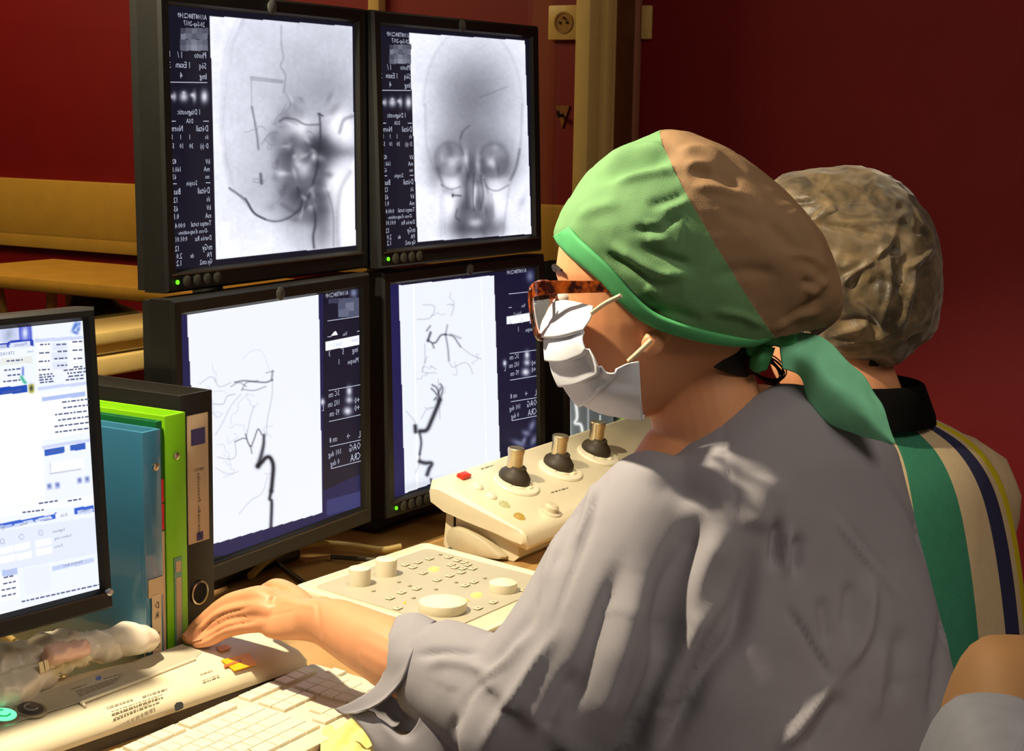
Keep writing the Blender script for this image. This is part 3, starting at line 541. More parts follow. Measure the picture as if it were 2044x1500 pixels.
# poles that carry the bank
for (x, lab) in ((1.66, 'black steel pole carrying the left pair of stacked monitors'), (2.05, 'black steel pole carrying the right pair of stacked monitors'), (2.66, 'black steel pole behind the dark fluoroscopy monitor')):
    t = thing('monitor_pole', (x, 1.47, DZ), lab, 'stand')
    G().b2((-.11, -.07, 0), (.11, .07, .016), .006).obj('base_plate', m_shell, t)
    top = .74 if x < 2.3 else .35
    G().lathe([(.02, .015), (.02, top)], 16).obj('pole', m_shell, t)
    for z in ((.585, .235) if x < 2.3 else (.23,)): G().b2((-.05, -.075, z-.05), (.05, .02, z+.05), .006).obj('mount_arm', m_shell, t)
# ---- office monitor at the left edge
tPC, s = monitor((.9975, 1.2084, 1.0165), -7.4, 3.65, .338, .27, 'office monitor with pale blue patient program at the left edge', bz=(.013, .013, .022), buttons=False, logo=False, nu=260, nv=340, base=(238, 242, 255))
P = s.poly; Z = zz(0, 600, .4665); pz = lambda pts, c, a=1.0: s.poly(Z(pts), c, a)
pz([(-200, 60), (420, 60), (420, 1300), (-200, 1300)], (236, 242, 255)); pz([(-200, 300), (175, 390), (195, 900), (-200, 960)], (250, 252, 255)); pz([(-200, 90), (140, 100), (145, 170), (-200, 190)], (206, 214, 244)); pz([(80, 115), (134, 105), (137, 165), (82, 172)], (84, 100, 205)); pz([(10, 122), (72, 116), (74, 172), (12, 178)], (196, 206, 236))
s.blob(*Z([(107, 140)])[0], 4, 9, .9, 0, (240, 244, 255)); s.blob(*Z([(38, 145)])[0], 5, 9, .5, .3, (130, 140, 160))
pz([(-200, 200), (30, 180), (46, 172), (140, 165), (145, 195), (-200, 222)], (40, 66, 180)); pz([(46, 182), (128, 174), (130, 198), (34, 206)], (215, 224, 250)); pz([(-60, 196), (28, 187), (30, 208), (-60, 214)], (205, 214, 246))
pz([(0, 250), (140, 238), (142, 268), (0, 278)], (222, 222, 206), .6); pz([(-40, 376), (118, 362), (120, 394), (-40, 408)], (24, 72, 180)); pz([(120, 360), (146, 357), (148, 396), (122, 398)], (222, 222, 120))
s.blob(*Z([(134, 376)])[0], 3, 5, .9, 0, (30, 34, 40)); s.stroke(Z([(92, 328), (102, 346), (108, 352)]), 3, .95, (40, 170, 130)); s.stroke(Z([(98, 288), (98, 318)]), 2, .8, (40, 70, 190))
pz([(150, 165), (355, 152), (358, 166), (150, 180)], (178, 190, 232), .6)
for y in (200, 240, 280): pz([(222, y-16), (285, y-20), (286, y+12), (223, y+16)], (215, 222, 242), .7); 
for y in (182, 218, 254, 290):
    pz([(158, y), (210, y-4), (212, y+24), (160, y+28)], (255, 255, 255)); pz([(300, y-12), (350, y-16), (352, y+12), (302, y+16)], (255, 255, 255))
pz([(160, 372), (385, 345), (386, 358), (160, 386)], (190, 202, 240), .8); pz([(172, 400), (385, 372), (390, 560), (180, 600)], (250, 252, 255)); pz([(178, 414), (366, 390), (367, 408), (179, 434)], (172, 190, 236))
pz([(180, 622), (392, 590), (393, 604), (181, 636)], (196, 206, 240), .8)
pz([(190, 638), (274, 624), (275, 652), (191, 666)], (48, 92, 190)); pz([(298, 620), (366, 610), (367, 636), (299, 646)], (48, 92, 190))
pz([(216, 696), (356, 676), (358, 720), (218, 744)], (255, 255, 255)); s.stroke(Z([(216, 742), (345, 722)]), 1.2, .6, (120, 130, 160)); s.stroke(Z([(216, 696), (216, 744)]), .9, .5, (160, 168, 190))
for x, y in ((205, 795), (240, 790), (335, 770), (367, 765)): pz([(x-6, y-10), (x+18, y-14), (x+19, y+14), (x-5, y+18)], (196, 208, 244)); s.blob(*Z([(x+6, y)])[0], 2.4, 3, .8, 0, (70, 84, 150))
pz([(-200, 905), (190, 860), (405, 830), (405, 870), (-200, 940)], (244, 246, 255)); pz([(-200, 990), (230, 915), (240, 905), (236, 935), (-200, 1010)], (52, 96, 205)); pz([(-200, 990), (50, 958), (60, 970), (-200, 1005)], (170, 188, 236)); pz([(62, 958), (138, 938), (146, 950), (62, 972)], (205, 216, 246)); pz([(150, 938), (215, 922), (225, 932), (150, 952)], (205, 216, 246)); pz([(316, 890), (402, 876), (404, 905), (318, 918)], (52, 96, 205)); pz([(330, 902), (396, 890), (398, 908), (332, 918)], (200, 212, 246))
pz([(-200, 1015), (420, 925), (432, 1080), (-200, 1200)], (226, 233, 252))
for j, (x, y) in enumerate(((10, 1032), (92, 1012), (174, 994))): s.stroke(Z([(x+9*math.cos(a), y+11*math.sin(a)) for a in np.linspace(0, 6.28, 12)]), .9, .5, (120, 130, 160))
for (x, y) in ((152, 1030), (62, 1046), (-10, 1062), (155, 1066), (70, 1086), (0, 1100)): pz([(x, y), (x+66, y-14), (x+67, y+14), (x+1, y+28)], (255, 255, 255))
pz([(222, 1140), (400, 1102), (402, 1120), (224, 1160)], (196, 208, 240)); pz([(10, 1156), (76, 1144), (77, 1172), (12, 1184)], (182, 196, 236)); pz([(100, 1150), (215, 1130), (218, 1240), (110, 1262)], (232, 238, 252)); pz([(-200, 1300), (-200, 1190), (70, 1180), (90, 1270), (-200, 1340)], (250, 252, 255))
for (q, x, y, h) in (('Patients', 86, 189, 14), ('Exa', 12, 196, 14), ('Informations', 50, 388, 13), ('STROKE', 30, 228, 14), ('nom', 128, 218, 12), ('Temps', 334, 624, 10), ('Diaphragme', 232, 643, 10), ('Coupe', 188, 938, 12), ('Extra', 100, 956, 12), ('3D', 12, 976, 14), ('DSA', 272, 920, 13), ('Dynamic', 360, 900, 10), ('Segment', 250, 985, 13), ('Cadence img', 270, 1012, 12), ('Durée', 248, 1052, 12), ('Injection Auto', 310, 1126, 12)):
    X, Y = Z([(x, y)])[0]; s.text(q, X, Y, h*.4665)
r2 = random.Random(5)
for (x0, x1, y0, n, dy, sl) in ((230, 280, 190, 4, 30, -.06), (162, 205, 190, 4, 36, -.06), (305, 345, 178, 4, 36, -.06), (160, 225, 320, 4, 11, -.1), (270, 360, 300, 4, 14, -.1), (230, 372, 440, 6, 25, -.12), (0, 90, 262, 1, 20, -.08), (10, 80, 300, 3, 24, -.1), (0, 60, 1190, 4, 26, -.2), (90, 420, 1290, 1, 10, -.22), (60, 180, 912, 1, 12, -.12), (280, 340, 860, 1, 10, -.15), (160, 240, 870, 1, 10, -.15)):
    for k in range(n):
        x = x0+(r2.random()*.3)*(x1-x0)
        while x < x1:
            l = 8+14*r2.random(); y = y0+k*dy+(x-x0)*sl; a, b = Z([(x, y), (min(x+l, x1+6), y+l*sl)]); s.bar(a[0], a[1], b[0], b[1], 3.2); x += l+5
for (x, y, a, b) in ((325, 105, 6, 8), (315, 120, 4, 8), (335, 125, 4, 8), (322, 138, 8, 3), (340, 100, 3, 4)): s.blob(*Z([(x, y)])[0], a*.5, b*.6, .85, .4, (40, 90, 190))
s.img *= .92
s.build(tPC, m_txtd)
R = Matrix.Rotation(math.pi/2, 4, 'X')
for x in (-.03, .0, .03): G().lathe([(.004, -.001), (.004, .0015)], 12, Matrix.Translation((x-.06+.035, -.0055, -.145)) @ R).obj('button', m_btn, tPC)
G().lathe([(.004, -.001), (.004, .002), (.002, .003)], 12, Matrix.Translation((.176, -.0055, -.139)) @ R).obj('power_button', mat('silver_button', (170, 170, 175), .3, .7), tPC)
Mt = Matrix.Rotation(math.radians(3.65), 4, 'X'); G().b2((-.03, .060, -.272), (.03, .085, -.02), .008, 2, Mt).obj('stand_neck', m_shell, tPC); G().b2((-.11, .055, -.2755), (.11, .21, -.264), .005, 2, Mt).obj('stand_base', m_shell, tPC)
# ================================================================== DESK OBJECTS
m_wht = mat('cream_white_plastic', (222, 212, 182), .38, var=.02, scale=50)
m_wht2 = mat('warm_white_plastic', (222, 214, 190), .35, var=.02, scale=50)
m_gry = mat('pale_grey_panel', (176, 170, 150), .45, var=.03)
m_blk = mat('matt_black', (18, 17, 15), .55)
m_prt = mat('grey_print', (120, 108, 84), .6)
m_steel = mat('satin_steel', (200, 188, 160), .28, 1.0, var=.05)
# ---- binders: x0,x1 across the spine, y0..y1 deep, standing on the desk
def binder(name, label, x0, x1, y0, y1, h, m, cat='binder'):
    t = thing(name, ((x0+x1)/2, y0, DZ), label, cat); w = x1-x0
    G().b2((-w/2, .0, 0), (-w/2+.003, y1-y0, h), .001).obj('cover_board', m, t)
    G().b2((w/2-.003, .0, 0), (w/2, y1-y0, h), .001).obj('cover_board', m, t)
    G().b2((-w/2, -.003, 0), (w/2, .001, h), .0012).obj('spine', m, t)
    if w > .015: G().b2((-w/2+.004, .008, .006), (w/2-.004, y1-y0-.012, h-.012)).obj('paper_block', mat('paper_edge', (206, 196, 170), .8), t)
    return t, w
m_bk = mat('black_binder_card', (13, 12, 10), .5, var=.2, scale=80)
t, w = binder('lever_arch_binder', 'black lever arch binder with white spine label and finger ring', 1.320, 1.372, 1.213, 1.503, .3135, m_bk)
G().b2((-.017, -.0045, .146), (.017, -.003, .290), .0005).obj('spine_label', mat('label_paper', (176, 152, 124), .7), t)
G().b2((-.011, -.0052, .256), (.011, -.0045, .274)).obj('label_logo', mat('label_violet', (58, 52, 104), .6), t)
G().b2((-.004, -.0052, .148), (.006, -.0045, .157)).obj('label_logo', mat('label_violet', (58, 52, 104), .6), t)
def vtext(s_, size, x, z, t_, m, y=-.0052, rot=True, name='lettering'):
    v, f = text2d(s_); g = G()
    if rot: g.add([(x-q[1]*size*-1, y, z+q[0]*size) for q in v], f)       # mirrored writing that runs down the spine
    else: g.add([(x-q[0]*size, y, z+q[1]*size) for q in v], f)
    g.obj(name, m, t_, smooth=False, recalc=False)
m_ink = mat('label_ink', (70, 60, 54), .7)
vtext('Neuroradio  Protocoles', .0075, 0, .188, t, m_ink); vtext('NEURO', .005, 0, .228, t, m_ink, rot=False)
R = Matrix.Translation((0, -.0032, .088)) @ Matrix.Rotation(math.pi/2, 4, 'X')
G().lathe([(.0135, -.001), (.0135, .002), (.0118, .0026), (.0110, .0012), (.0108, -.002)], 28, R).obj('finger_ring', m_steel, t); G().lathe([(.0112, -.001), (.0112, .0008)], 24, R).obj('finger_hole', mat('hole_black', (6, 5, 4), .8), t)
m_gn = mat('lime_green_card', (112, 178, 12), .4, var=.05)
t, w = binder('ring_binder', 'bright lime green ring binder beside the black one', 1.285, 1.3175, 1.203, 1.488, .2975, m_gn)
def rivet(t, z, x=0): G().lathe([(.0042, 0), (.0042, .002), (.002, .003)], 14, Matrix.Translation((x, -.003, z)) @ Matrix.Rotation(math.pi/2, 4, 'X')).obj('rivet', m_steel, t)
rivet(t, .252); G().b2((-.006, -.0042, .03), (.006, -.003, .14)).obj('label_slot', mat('slot_teal', (96, 138, 120), .5), t); G().b2((-.004, -.0048, .035), (.004, -.0042, .118)).obj('label_strip', mat('strip_tan', (170, 150, 122), .6), t); G().b2((-.004, -.0048, .124), (.004, -.0042, .136)).obj('label_strip', mat('strip_tan', (170, 150, 122), .6), t)
m_dg = mat('dark_green_card', (8, 84, 44), .4)
t, w = binder('thin_folder', 'thin dark green folder with red and white edge label', 1.2735, 1.2835, 1.205, 1.478, .293, m_dg, 'folder')
for (z0, z1, m) in ((.205, .23, mat('red_label', (190, 16, 40), .5)), (.175, .203, mat('red_label', (190, 16, 40), .5)), (.03, .173, mat('label_paper', (196, 172, 140), .7))): G().b2((-.0045, -.0042, z0), (.0045, -.003, z1)).obj('edge_label', m, t)
m_bl = mat('blue_plastic_cover', (50, 110, 142),   .28, var=.12, scale=8, spec=.6, coat=.5)
t, w = binder('ring_binder', 'blue-green plastic ring binder with a taped letter strip, next to the office monitor', 1.2445, 1.2715, 1.196, 1.468, .287, m_bl)
rivet(t, .248, .004)
G().b2((-.010, -.0046, .108), (.012, -.003, .128)).obj('tape', mat('tape_tan', (178, 160, 128), .4), t); G().b2((-.006, -.005, -.0), (.008, -.0046, .110)).obj('letter_strip', mat('strip_tan2', (190, 172, 140), .6), t)
for k, ch in enumerate('DR HOMMDE'):
    if ch != ' ': vtext(ch, .010, .001, .098-k*.011, t, mat('ink_black', (40, 34, 30), .7), -.0054, False)
# ---- long white scanner box under the hand
def zt(v): return .770+(v-1.11)*.20               # lid height across the box, which stands a little askew
tdv = thing('flat_scanner', (1.2, 1.15, DZ), 'long cream white scanner box under the resting hand', 'scanner'); O = np.array(tdv.location)
prof = [(1.112, .7545), (1.112, .760), (1.116, .7665), (1.124, zt(1.124)), (1.190, zt(1.190)), (1.198, zt(1.198)-.004), (1.200, .7545)]
def taper(x): e = max(0, (x-1.372)/.02); return (1-math.sqrt(max(0, 1-min(e, 1)**2)))*.010
rings = []
for x in list(np.linspace(.86, 1.09, 3))+[1.14, 1.19, 1.24, 1.30, 1.372, 1.378, 1.384, 1.389, 1.392]:
    q = taper(x); rv = .03*min(1, max(0, (1.24-x)/.15)); rings.append([(x, v_+(rv if v_ > 1.155 else 0)-.13*(x-1.2)+(q if v_ < 1.155 else -q), z-(q*.7 if z > .76 else 0)) for v_, z in prof])
g = G().loft(rings); g.v = [tuple(np.array(p)-O) for p in g.v]; g.obj('housing', m_wht, tdv)
g = G().loft([[(x, v_-.13*(x-1.2), z) for v_, z in ((1.115, DZ+.0005), (1.115, .7542), (1.198, .7542), (1.198, DZ+.0005))] for x in (.862, 1.388)]); g.v = [tuple(np.array(p)-O) for p in g.v]; g.obj('base', mat('dark_grey_base', (66, 62, 56), .5), tdv)
def onzt(x, y):                                   # point of the sloping lid seen at a pixel
    n = np.array([-.026, -.2, 1.]); n /= np.linalg.norm(n); return onplane(x, y, np.array([1.2, 1.11, .770]), n)
def flat(name, pts, m, par, lift=.0006, th=.0006, base=onzt):
    P = [base(*q) for q in pts]; c = sum(P)/len(P); g = G(); n = len(P)
    v = [p+np.array([0, 0, lift])-np.array(par.location) for p in P]+[p+np.array([0, 0, lift-th])-np.array(par.location) for p in P]
    return g.add(v, [tuple(range(n)), tuple(range(2*n-1, n-1, -1))]+[(k, (k+1) % n, n+(k+1) % n, n+k) for k in range(n)]).obj(name, m, par, smooth=False)
flat('grey_strip', [(-60, 1434), (364, 1288), (402, 1304), (388, 1317), (164, 1402), (38, 1441), (-60, 1468)], m_gry, tdv, .0008)
P = [onzt(*q)+np.array([0, 0, .0012])-O for q in ((390, 1318), (280, 1361), (172, 1402), (166, 1407), (170, 1413))]; G().tube(crom(P, 30), .0016, 8).obj('lid_ridge', m_wht2, tdv)
def dashes(par, rows, m, base, th=1.7, name='printed_text', seed=1):
    r = random.Random(seed); g = G()
    for (x0, y0, x1, y1) in rows:
        L = math.hypot(x1-x0, y1-y0); a = 0
        while a < L:
            l = min(3+r.random()*7, L-a); u, w_ = a/L, (a+l)/L
            q = [(x0+(x1-x0)*u, y0+(y1-y0)*u), (x0+(x1-x0)*w_, y0+(y1-y0)*w_)]
            pts = [base(q[0][0], q[0][1]-th/2), base(q[1][0], q[1][1]-th/2), base(q[1][0], q[1][1]+th/2), base(q[0][0], q[0][1]+th/2)]
            g.add([p+np.array([0, 0, .0012])-np.array(par.location) for p in pts], [(0, 1, 2, 3)]); a += l+1.8
    return g.obj(name, m, par, smooth=False, recalc=False, kind='stuff')
dashes(tdv, [(213, 1416, 265, 1399), (284, 1394, 333, 1378)]+[(220+k*2.2, 1420+k*4.2, 334-k*9, 1383+k*6.5) for k in range(1, 5)]+[(235, 1436, 241, 1434)], m_prt, onzt, 2.2)
dashes(tdv, [(142, 1379, 172, 1369), (206, 1358, 244, 1348)]+[(150+k*3, 1383+k*3, 242-k*4, 1353+k*4) for k in range(0, 4)], m_prt, onzt, 1.5, seed=2)
dashes(tdv, [(400, 1349, 424, 1341), (404, 1362, 438, 1350)], m_prt, onzt, 1.8, seed=3)
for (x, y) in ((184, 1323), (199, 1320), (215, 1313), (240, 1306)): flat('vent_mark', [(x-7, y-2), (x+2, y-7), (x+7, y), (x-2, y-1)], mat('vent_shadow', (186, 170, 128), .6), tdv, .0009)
c = onzt(197, 1356); flat('blue_mark', [(190, 1357), (196, 1352), (203, 1353), (201, 1359), (194, 1361)], mat('blue_print', (90, 110, 190), .5), tdv, .0012)
for (x, y, m, lab, r) in ((61, 1419, mat('dark_round_button', (74, 68, 66), .35), 'dark round button', .0125), (6, 1431, emitm('green_lit_button', (120, 255, 190), 1.3), 'green glowing power button', .0125)):
    c = onzt(x, y)-O; Mx = Matrix.Translation(Vector(c)) @ Matrix.Rotation(math.atan(.2), 4, 'X')
    G().lathe([(r*1.25, 0), (r*1.25, .0018), (r, .002)], 28, Mx).obj('button_ring', mat('chrome_ring', (160, 152, 130), .3, .5), tdv)
    b = G().lathe([(r, 0), (r, .0026), (r*.8, .0034)], 28, Mx).obj('push_button', m, tdv, label=lab)
    g = G().tube([Mx @ Vector((r*.5*math.cos(a), r*.5*math.sin(a), .0036)) for a in np.linspace(.9, 5.4, 14)], .0010, 6); g.obj('button_symbol', mat('pale_symbol', (150, 146, 140), .5) if x > 20 else emitm('green_symbol', (20, 190, 90), 1.0), tdv)
flat('front_notch', [(348, 1412), (352, 1406), (362, 1404), (366, 1408), (366, 1416), (350, 1423)], m_blk, tdv, .0014)
# amber plastic sheet lying on the box under the hand
ta_ = thing('amber_sheet', onzt(470, 1325), 'glossy amber plastic sheet lying on the scanner below the fingers', 'sheet')
am = mat('amber_plastic', (250, 170, 4), .4, var=.1, scale=60, spec=.2)
flat('amber_film', [(441, 1322), (497, 1308), (513, 1330), (468, 1344)], am, ta_, .0022, .0008); flat('amber_film', [(430, 1296), (452, 1291), (462, 1297), (441, 1305)], am, ta_, .0022, .0008)
flat('clear_strip', [(446, 1334), (480, 1322), (482, 1325), (449, 1338)], mat('amber_edge', (190, 96, 8), .3), ta_, .0028, .0005)
# ---- keyboard
KA = np.array([1.3955, 1.092, .757]); tk = thing('keyboard', (.985+.2, 1.02, DZ), 'white computer keyboard in front of the cream scanner box', 'keyboard'); O = np.array(tk.location)
def kz(Y): return .7472+(Y-.953)*.045
pr = [(.950, .7405), (.950, .7475), (.953, .749), (1.089, kz(1.089)+.0015), (1.092, kz(1.09)), (1.092, .7405)]
g = G().loft([[(x, y+(dy if y > 1.02 else -dy), z) for y, z in pr] for x, dy in ((.985, -.004), (.988, 0), (1.392, 0), (1.3955, -.004))]); g.v = [tuple(np.array(p)-O) for p in g.v]; g.obj('key_tray', m_wht2, tk)
G().b2((.99-O[0], .953-O[1], 0), (1.39-O[0], 1.089-O[1], .003)).obj('base', mat('keyboard_base', (120, 112, 96), .6), tk)
mkey = {}
def key(x0, x1, y, d=.0165):
    w = round(x1-x0-.0010, 4)
    if w not in mkey:
        a, b = w/2, d/2; rr = [[(-a*s_, -b*s_, z), (a*s_, -b*s_, z), (a*s_, b*s_, z), (-a*s_, b*s_, z)] for s_, z in ((1, 0), (.99, .003), ((.93 if w < .03 else .96), .0040))]
        g = G().loft(rr); o = g.obj('key', m_wht2, tk, smooth=False); mkey[w] = o.data; o.location = ((x0+x1)/2-O[0], y-O[1], kz(y)+.001-O[2]); o.rotation_euler = (math.atan(.07), 0, 0)
    else: shared('key', mkey[w], tk, ((x0+x1)/2-O[0], y-O[1], kz(y)+.001-O[2]), (math.atan(.07), 0, 0))
u = .0178
def row(y, ws, x): 
    for w_ in ws:
        if w_ > 0: key(x, x+w_*u, y)
        x += abs(w_)*u
X0 = .992
row(1.077, [1, -.6]+[1]*4+[-.3]+[1]*4+[-.3]+[1]*4, X0)
row(1.050, [1]*13+[1.9], X0); row(1.0325, [1.45]+[1]*12+[1.45], X0); row(1.015, [1.75]+[1]*11+[2.15], X0); row(.9975, [1.25]+[1]*11+[2.65], X0); row(.980, [1.4, 1, 1.4, 6, 1.4, 1, 1.4, 1.3], X0)
XN = X0+15.3*u; row(1.050, [1]*3, XN); row(1.0325, [1]*3, XN); row(.9975, [-1, 1], XN); row(.980, [1]*3, XN); row(1.077, [1]*3, XN)
XN = X0+18.6*u; row(1.050, [1]*4, XN); row(1.0325, [1]*3, XN); row(1.015, [1]*3, XN); row(.9975, [1]*3, XN); row(.980, [2, 1], XN); row(1.077, [1]*3, XN)
# ---- button pad with knobs
PZ = lambda Y: .768+(Y-1.05)*.035
tp = thing('control_pad', (1.70, 1.145, DZ), 'flat cream control pad with knobs, dials and two lit yellow buttons', 'control panel'); O = np.array(tp.location)
oc = [onz(x, y, .766) for x, y in ((603, 1183), (868, 1089), (900, 1089), (1066, 1153), (1066, 1175), (865, 1262), (820, 1262))]
def roundpoly(P, k=6, r=.25):
    P = [np.array(p[:2]) for p in P]; out = []; n = len(P)
    for i in range(n):
        a, b, c = P[i-1], P[i], P[(i+1) % n]; l = min(np.linalg.norm(a-b), np.linalg.norm(c-b))*r; p = b+(a-b)/np.linalg.norm(a-b)*min(l, .012); q = b+(c-b)/np.linalg.norm(c-b)*min(l, .012)
        for t_ in np.linspace(0, 1, k): out.append((1-t_)**2*p+2*t_*(1-t_)*b+t_**2*q)
    return out
RP = [(1.562, 1.252), (1.835, 1.238), (1.808, .962), (1.530, .972)]
R0 = roundpoly(RP); cen = sum(R0)/len(R0)
def lv(s_, z, dz=.035): return [(*(cen+(p-cen)*s_), z+(p[1]-1.05)*dz) for p in R0]
g = G().loft([lv(.97, .7425, 0), lv(.985, .750, .0), lv(1.0, .760), lv(1.0, .766), lv(.985, .7695), lv(.93, .7695), lv(.915, .7675)]); g.v = [tuple(np.array(p)-O) for p in g.v]; g.obj('housing', m_wht, tp)
pn = roundpoly([(1.580, 1.232), (1.815, 1.220), (1.795, 1.004), (1.558, 1.010)]); g = G().loft([[(p[0], p[1], .767+(p[1]-1.05)*.035) for p in pn], [(p[0], p[1], .7685+(p[1]-1.05)*.035) for p in pn]]); g.v = [tuple(np.array(p)-O) for p in g.v]; g.obj('grey_panel', m_gry, tp)
def onpad(x, y): 
    n = np.array([0, -.035, 1.]); n /= np.linalg.norm(n); return onplane(x, y, np.array([1.7, 1.05, .7688]), n)
def knob(par, x, y, r, h, m, name='knob', base=onpad, lab=None, dome=.0015, n=36):
    c = base(x, y)-np.array(par.location); o = G().lathe([(r*.96, -.001), (r*.98, .001), (r, h-.002), (r*.985, h-.0006), (r*.93, h), (r*.5, h+dome), (r*.02, h+dome*1.2)], n, Matrix.Translation(Vector(c))).obj(name, m, par); 
    if lab: o['label'] = lab
    return o
m_knob = mat('white_knob', (226, 216, 190), .4, var=.02)
knob(tp, 718, 1166, .0140, .021, m_knob); knob(tp, 771, 1147, .0140, .021, m_knob)
knob(tp, 884, 1218, .0290, .0115, m_knob, 'jog_dial', lab='wide flat jog dial', dome=.0025); knob(tp, 1004, 1179, .0180, .011, m_knob, 'dial', dome=.003)
for (x, y) in ((866, 1137), (951, 1189)):
    c = onpad(x, y)-O; G().box((c[0], c[1], c[2]+.0012), (.0125, .0095, .0026), .001).obj('lit_button', emitm('lit_yellow_button', (255, 226, 90), 2.6), tp, label='glowing yellow button')
c = onpad(808, 1204)-O; G().box((c[0], c[1], c[2]+.0006), (.003, .003, .0014), .0004).obj('indicator_light', emitm('amber_light', (255, 214, 30), 1.2), tp)
c = onpad(932, 1200)-O; G().box((c[0], c[1], c[2]+.0006), (.006, .006, .0014), .0004).obj('indicator_light', emitm('amber_light2', (255, 226, 130), 1.0), tp)
m_pk = mat('pad_key', (202, 194, 168), .45, var=.02); m_pi = mat('pad_icon', (150, 140, 116), .6)
keyme = None; icome = None
zb = [(900, 270), (960, 290), (1000, 250), (1090, 222), (1040, 335), (1150, 390), (1250, 355), (1340, 330), (1240, 210), (1310, 235), (1390, 270), (1290, 290), (1360, 250), (990, 458), (870, 488), (780, 532), (840, 612), (1370, 432), (1440, 405), (1590, 565), (1470, 612), (1830, 470), (1260, 270), (1350, 300), (1430, 300)]
for (a, b) in zb:
    c = onpad(580+a*.2544, 1060+b*.2544)-O
    if keyme is None:
        o = G().box((0, 0, .0008), (.0115, .0085, .0012), .0005).obj('pad_key', m_pk, tp); keyme = o.data; o.location = c
        o2 = G().box((0, 0, .0015), (.0042, .0028, .0003)).obj('key_icon', m_pi, o); icome = o2.data
    else:
        o = shared('pad_key', keyme, tp, c); o2 = shared('key_icon', icome, o, (0, 0, 0))
for (a, b) in ((1175, 190), (1525, 375), (965, 530), (935, 435), (1140, 462), (1300, 408), (850, 405), (650, 475)):
    c = onpad(580+a*.2544, 1060+b*.2544)-O; G().box((c[0], c[1], c[2]+.0004), (.0045, .0035, .001)).obj('printed_mark', m_pi, tp)
# ---- joystick console
tc_ = thing('joystick_console', (2.22, 1.2, DZ), 'cream control console with three metal joysticks and a red button', 'control panel'); O = np.array(tc_.location)
def cz(Y): return .792+(Y-1.135)*.375                # sloping top
pc = [(1.122, .7640), (1.118, .770), (1.120, .782), (1.127, .7895), (1.137, cz(1.137)), (1.272, cz(1.272)), (1.281, cz(1.281)-.004), (1.283, cz(1.283)-.012), (1.281, .816), (1.26, .802), (1.22, .790), (1.17, .778), (1.14, .768)]
g = G().loft([[(x, 1.2+(y-1.2)*k, z-.0 if k == 1 else .80+(z-.80)*(.75)) for y, z in pc] for x, k in ((1.908, .93), (1.911, .99), (1.916, 1), (2.60, 1), (2.606, .99), (2.608, .93))]); g.v = [tuple(np.array(p)-O) for p in g.v]; g.obj('top_shell', m_wht, tc_)
g = G().loft([[(x, y, z) for y, z in ((1.150, DZ+.001), (1.142, .748), (1.145, .775), (1.262, .812), (1.268, .748), (1.262, DZ+.001))] for x in (1.928, 1.932, 2.58, 2.584)]); g.v = [tuple(np.array(p)-O) for p in g.v]; g.obj('base', m_wht, tc_)
G().b2((1.9265-O[0], 1.2475-O[1], .012), (1.9285-O[0], 1.2505-O[1], .055)).obj('side_slot', m_blk, tc_)
lp = [(1.252, .748), (1.258, .762), (1.250, .776), (1.228, .780), (1.195, .770), (1.165, .753), (1.160, .746), (1.175, .7425), (1.235, .743)]
g = G().loft([[(x, 1.21+(y-1.21)*k, .76+(z-.76)*k) for y, z in crom(lp+lp[:1], 28)[:-1]] for x, k in ((1.930, 1), (1.920, 1), (1.914, .93), (1.912, .75))]); g.v = [tuple(np.array(p)-O) for p in g.v]; g.obj('side_pad', mat('grey_cream_plastic', (198, 188, 158), .45), tc_)
nC = np.array([0, -.375, 1.]); nC /= np.linalg.norm(nC)
def oncon(x, y): return onplane(x, y, np.array([2.0, 1.135, .792]), nC)
tiltC = Matrix.Rotation(math.atan(.375), 4, 'X')
mz_steel = mat('brushed_joystick', (212, 196, 160), .3, .9, var=.05); m_boot = mat('dark_rubber_boot', (52, 44, 32), .55)
for (px_, py_) in ((1024, 962), (1112, 934), (1187, 905)):
    c = Vector(oncon(px_, py_)-O); B = Matrix.Translation(c) @ tiltC
    pl = G().lathe([(.037, -.002), (.038, .001), (.036, .0035), (.030, .0045)], 40, B @ Matrix.Translation((-.002, -.008, 0)), .92).obj('joystick_plate', m_wht2, tc_)
    bt = G().lathe([(.0235, .003), (.0245, .007), (.0235, .012), (.018, .018), (.0135, .022), (.0125, .026)], 36, B).obj('rubber_boot', m_boot, tc_)
    st_ = G().lathe([(.0118, .022), (.0122, .026), (.0115, .040), (.0128, .047), (.0128, .0505), (.0115, .0520), (.006, .0512)], 36, Matrix.Translation(c) @ Matrix.Rotation(.10, 4, 'X')).obj('joystick_grip', mz_steel, tc_, label='brushed metal joystick grip')
    for k, a in enumerate((-2.9, -2.2, -1.5, -.8, -.2)): G().box((0, 0, 0), (.012, .006, .003), .001, 2, B @ Matrix.Rotation(a, 4, 'Z') @ Matrix.Translation((.0285, 0, .0045)) @ Matrix.Rotation(math.pi/2, 4, 'Z')).obj('plate_button', m_wht, tc_)
c = Vector(oncon(925, 953)-O); G().box((0, 0, .0025), (.022, .0125, .006), .0012, 2, Matrix.Translation(c) @ tiltC).obj('red_button', mat('red_plastic', (206, 44, 16), .35), tc_, label='red push button')
for k, (x, y) in enumerate(((953, 973), (980, 992), (1006, 1009), (1036, 1033))):
    c = Vector(oncon(x, y)-O); G().lathe([(.0085, 0), (.0085, .0015), (.0065, .004), (.004, .005)], 22, Matrix.Translation(c) @ tiltC).obj('round_button', [m_wht2, m_wht2, emitm('pale_yellow_lit', (255, 236, 150), .75), emitm('orange_lit', (250, 190, 70), .75)][k], tc_)
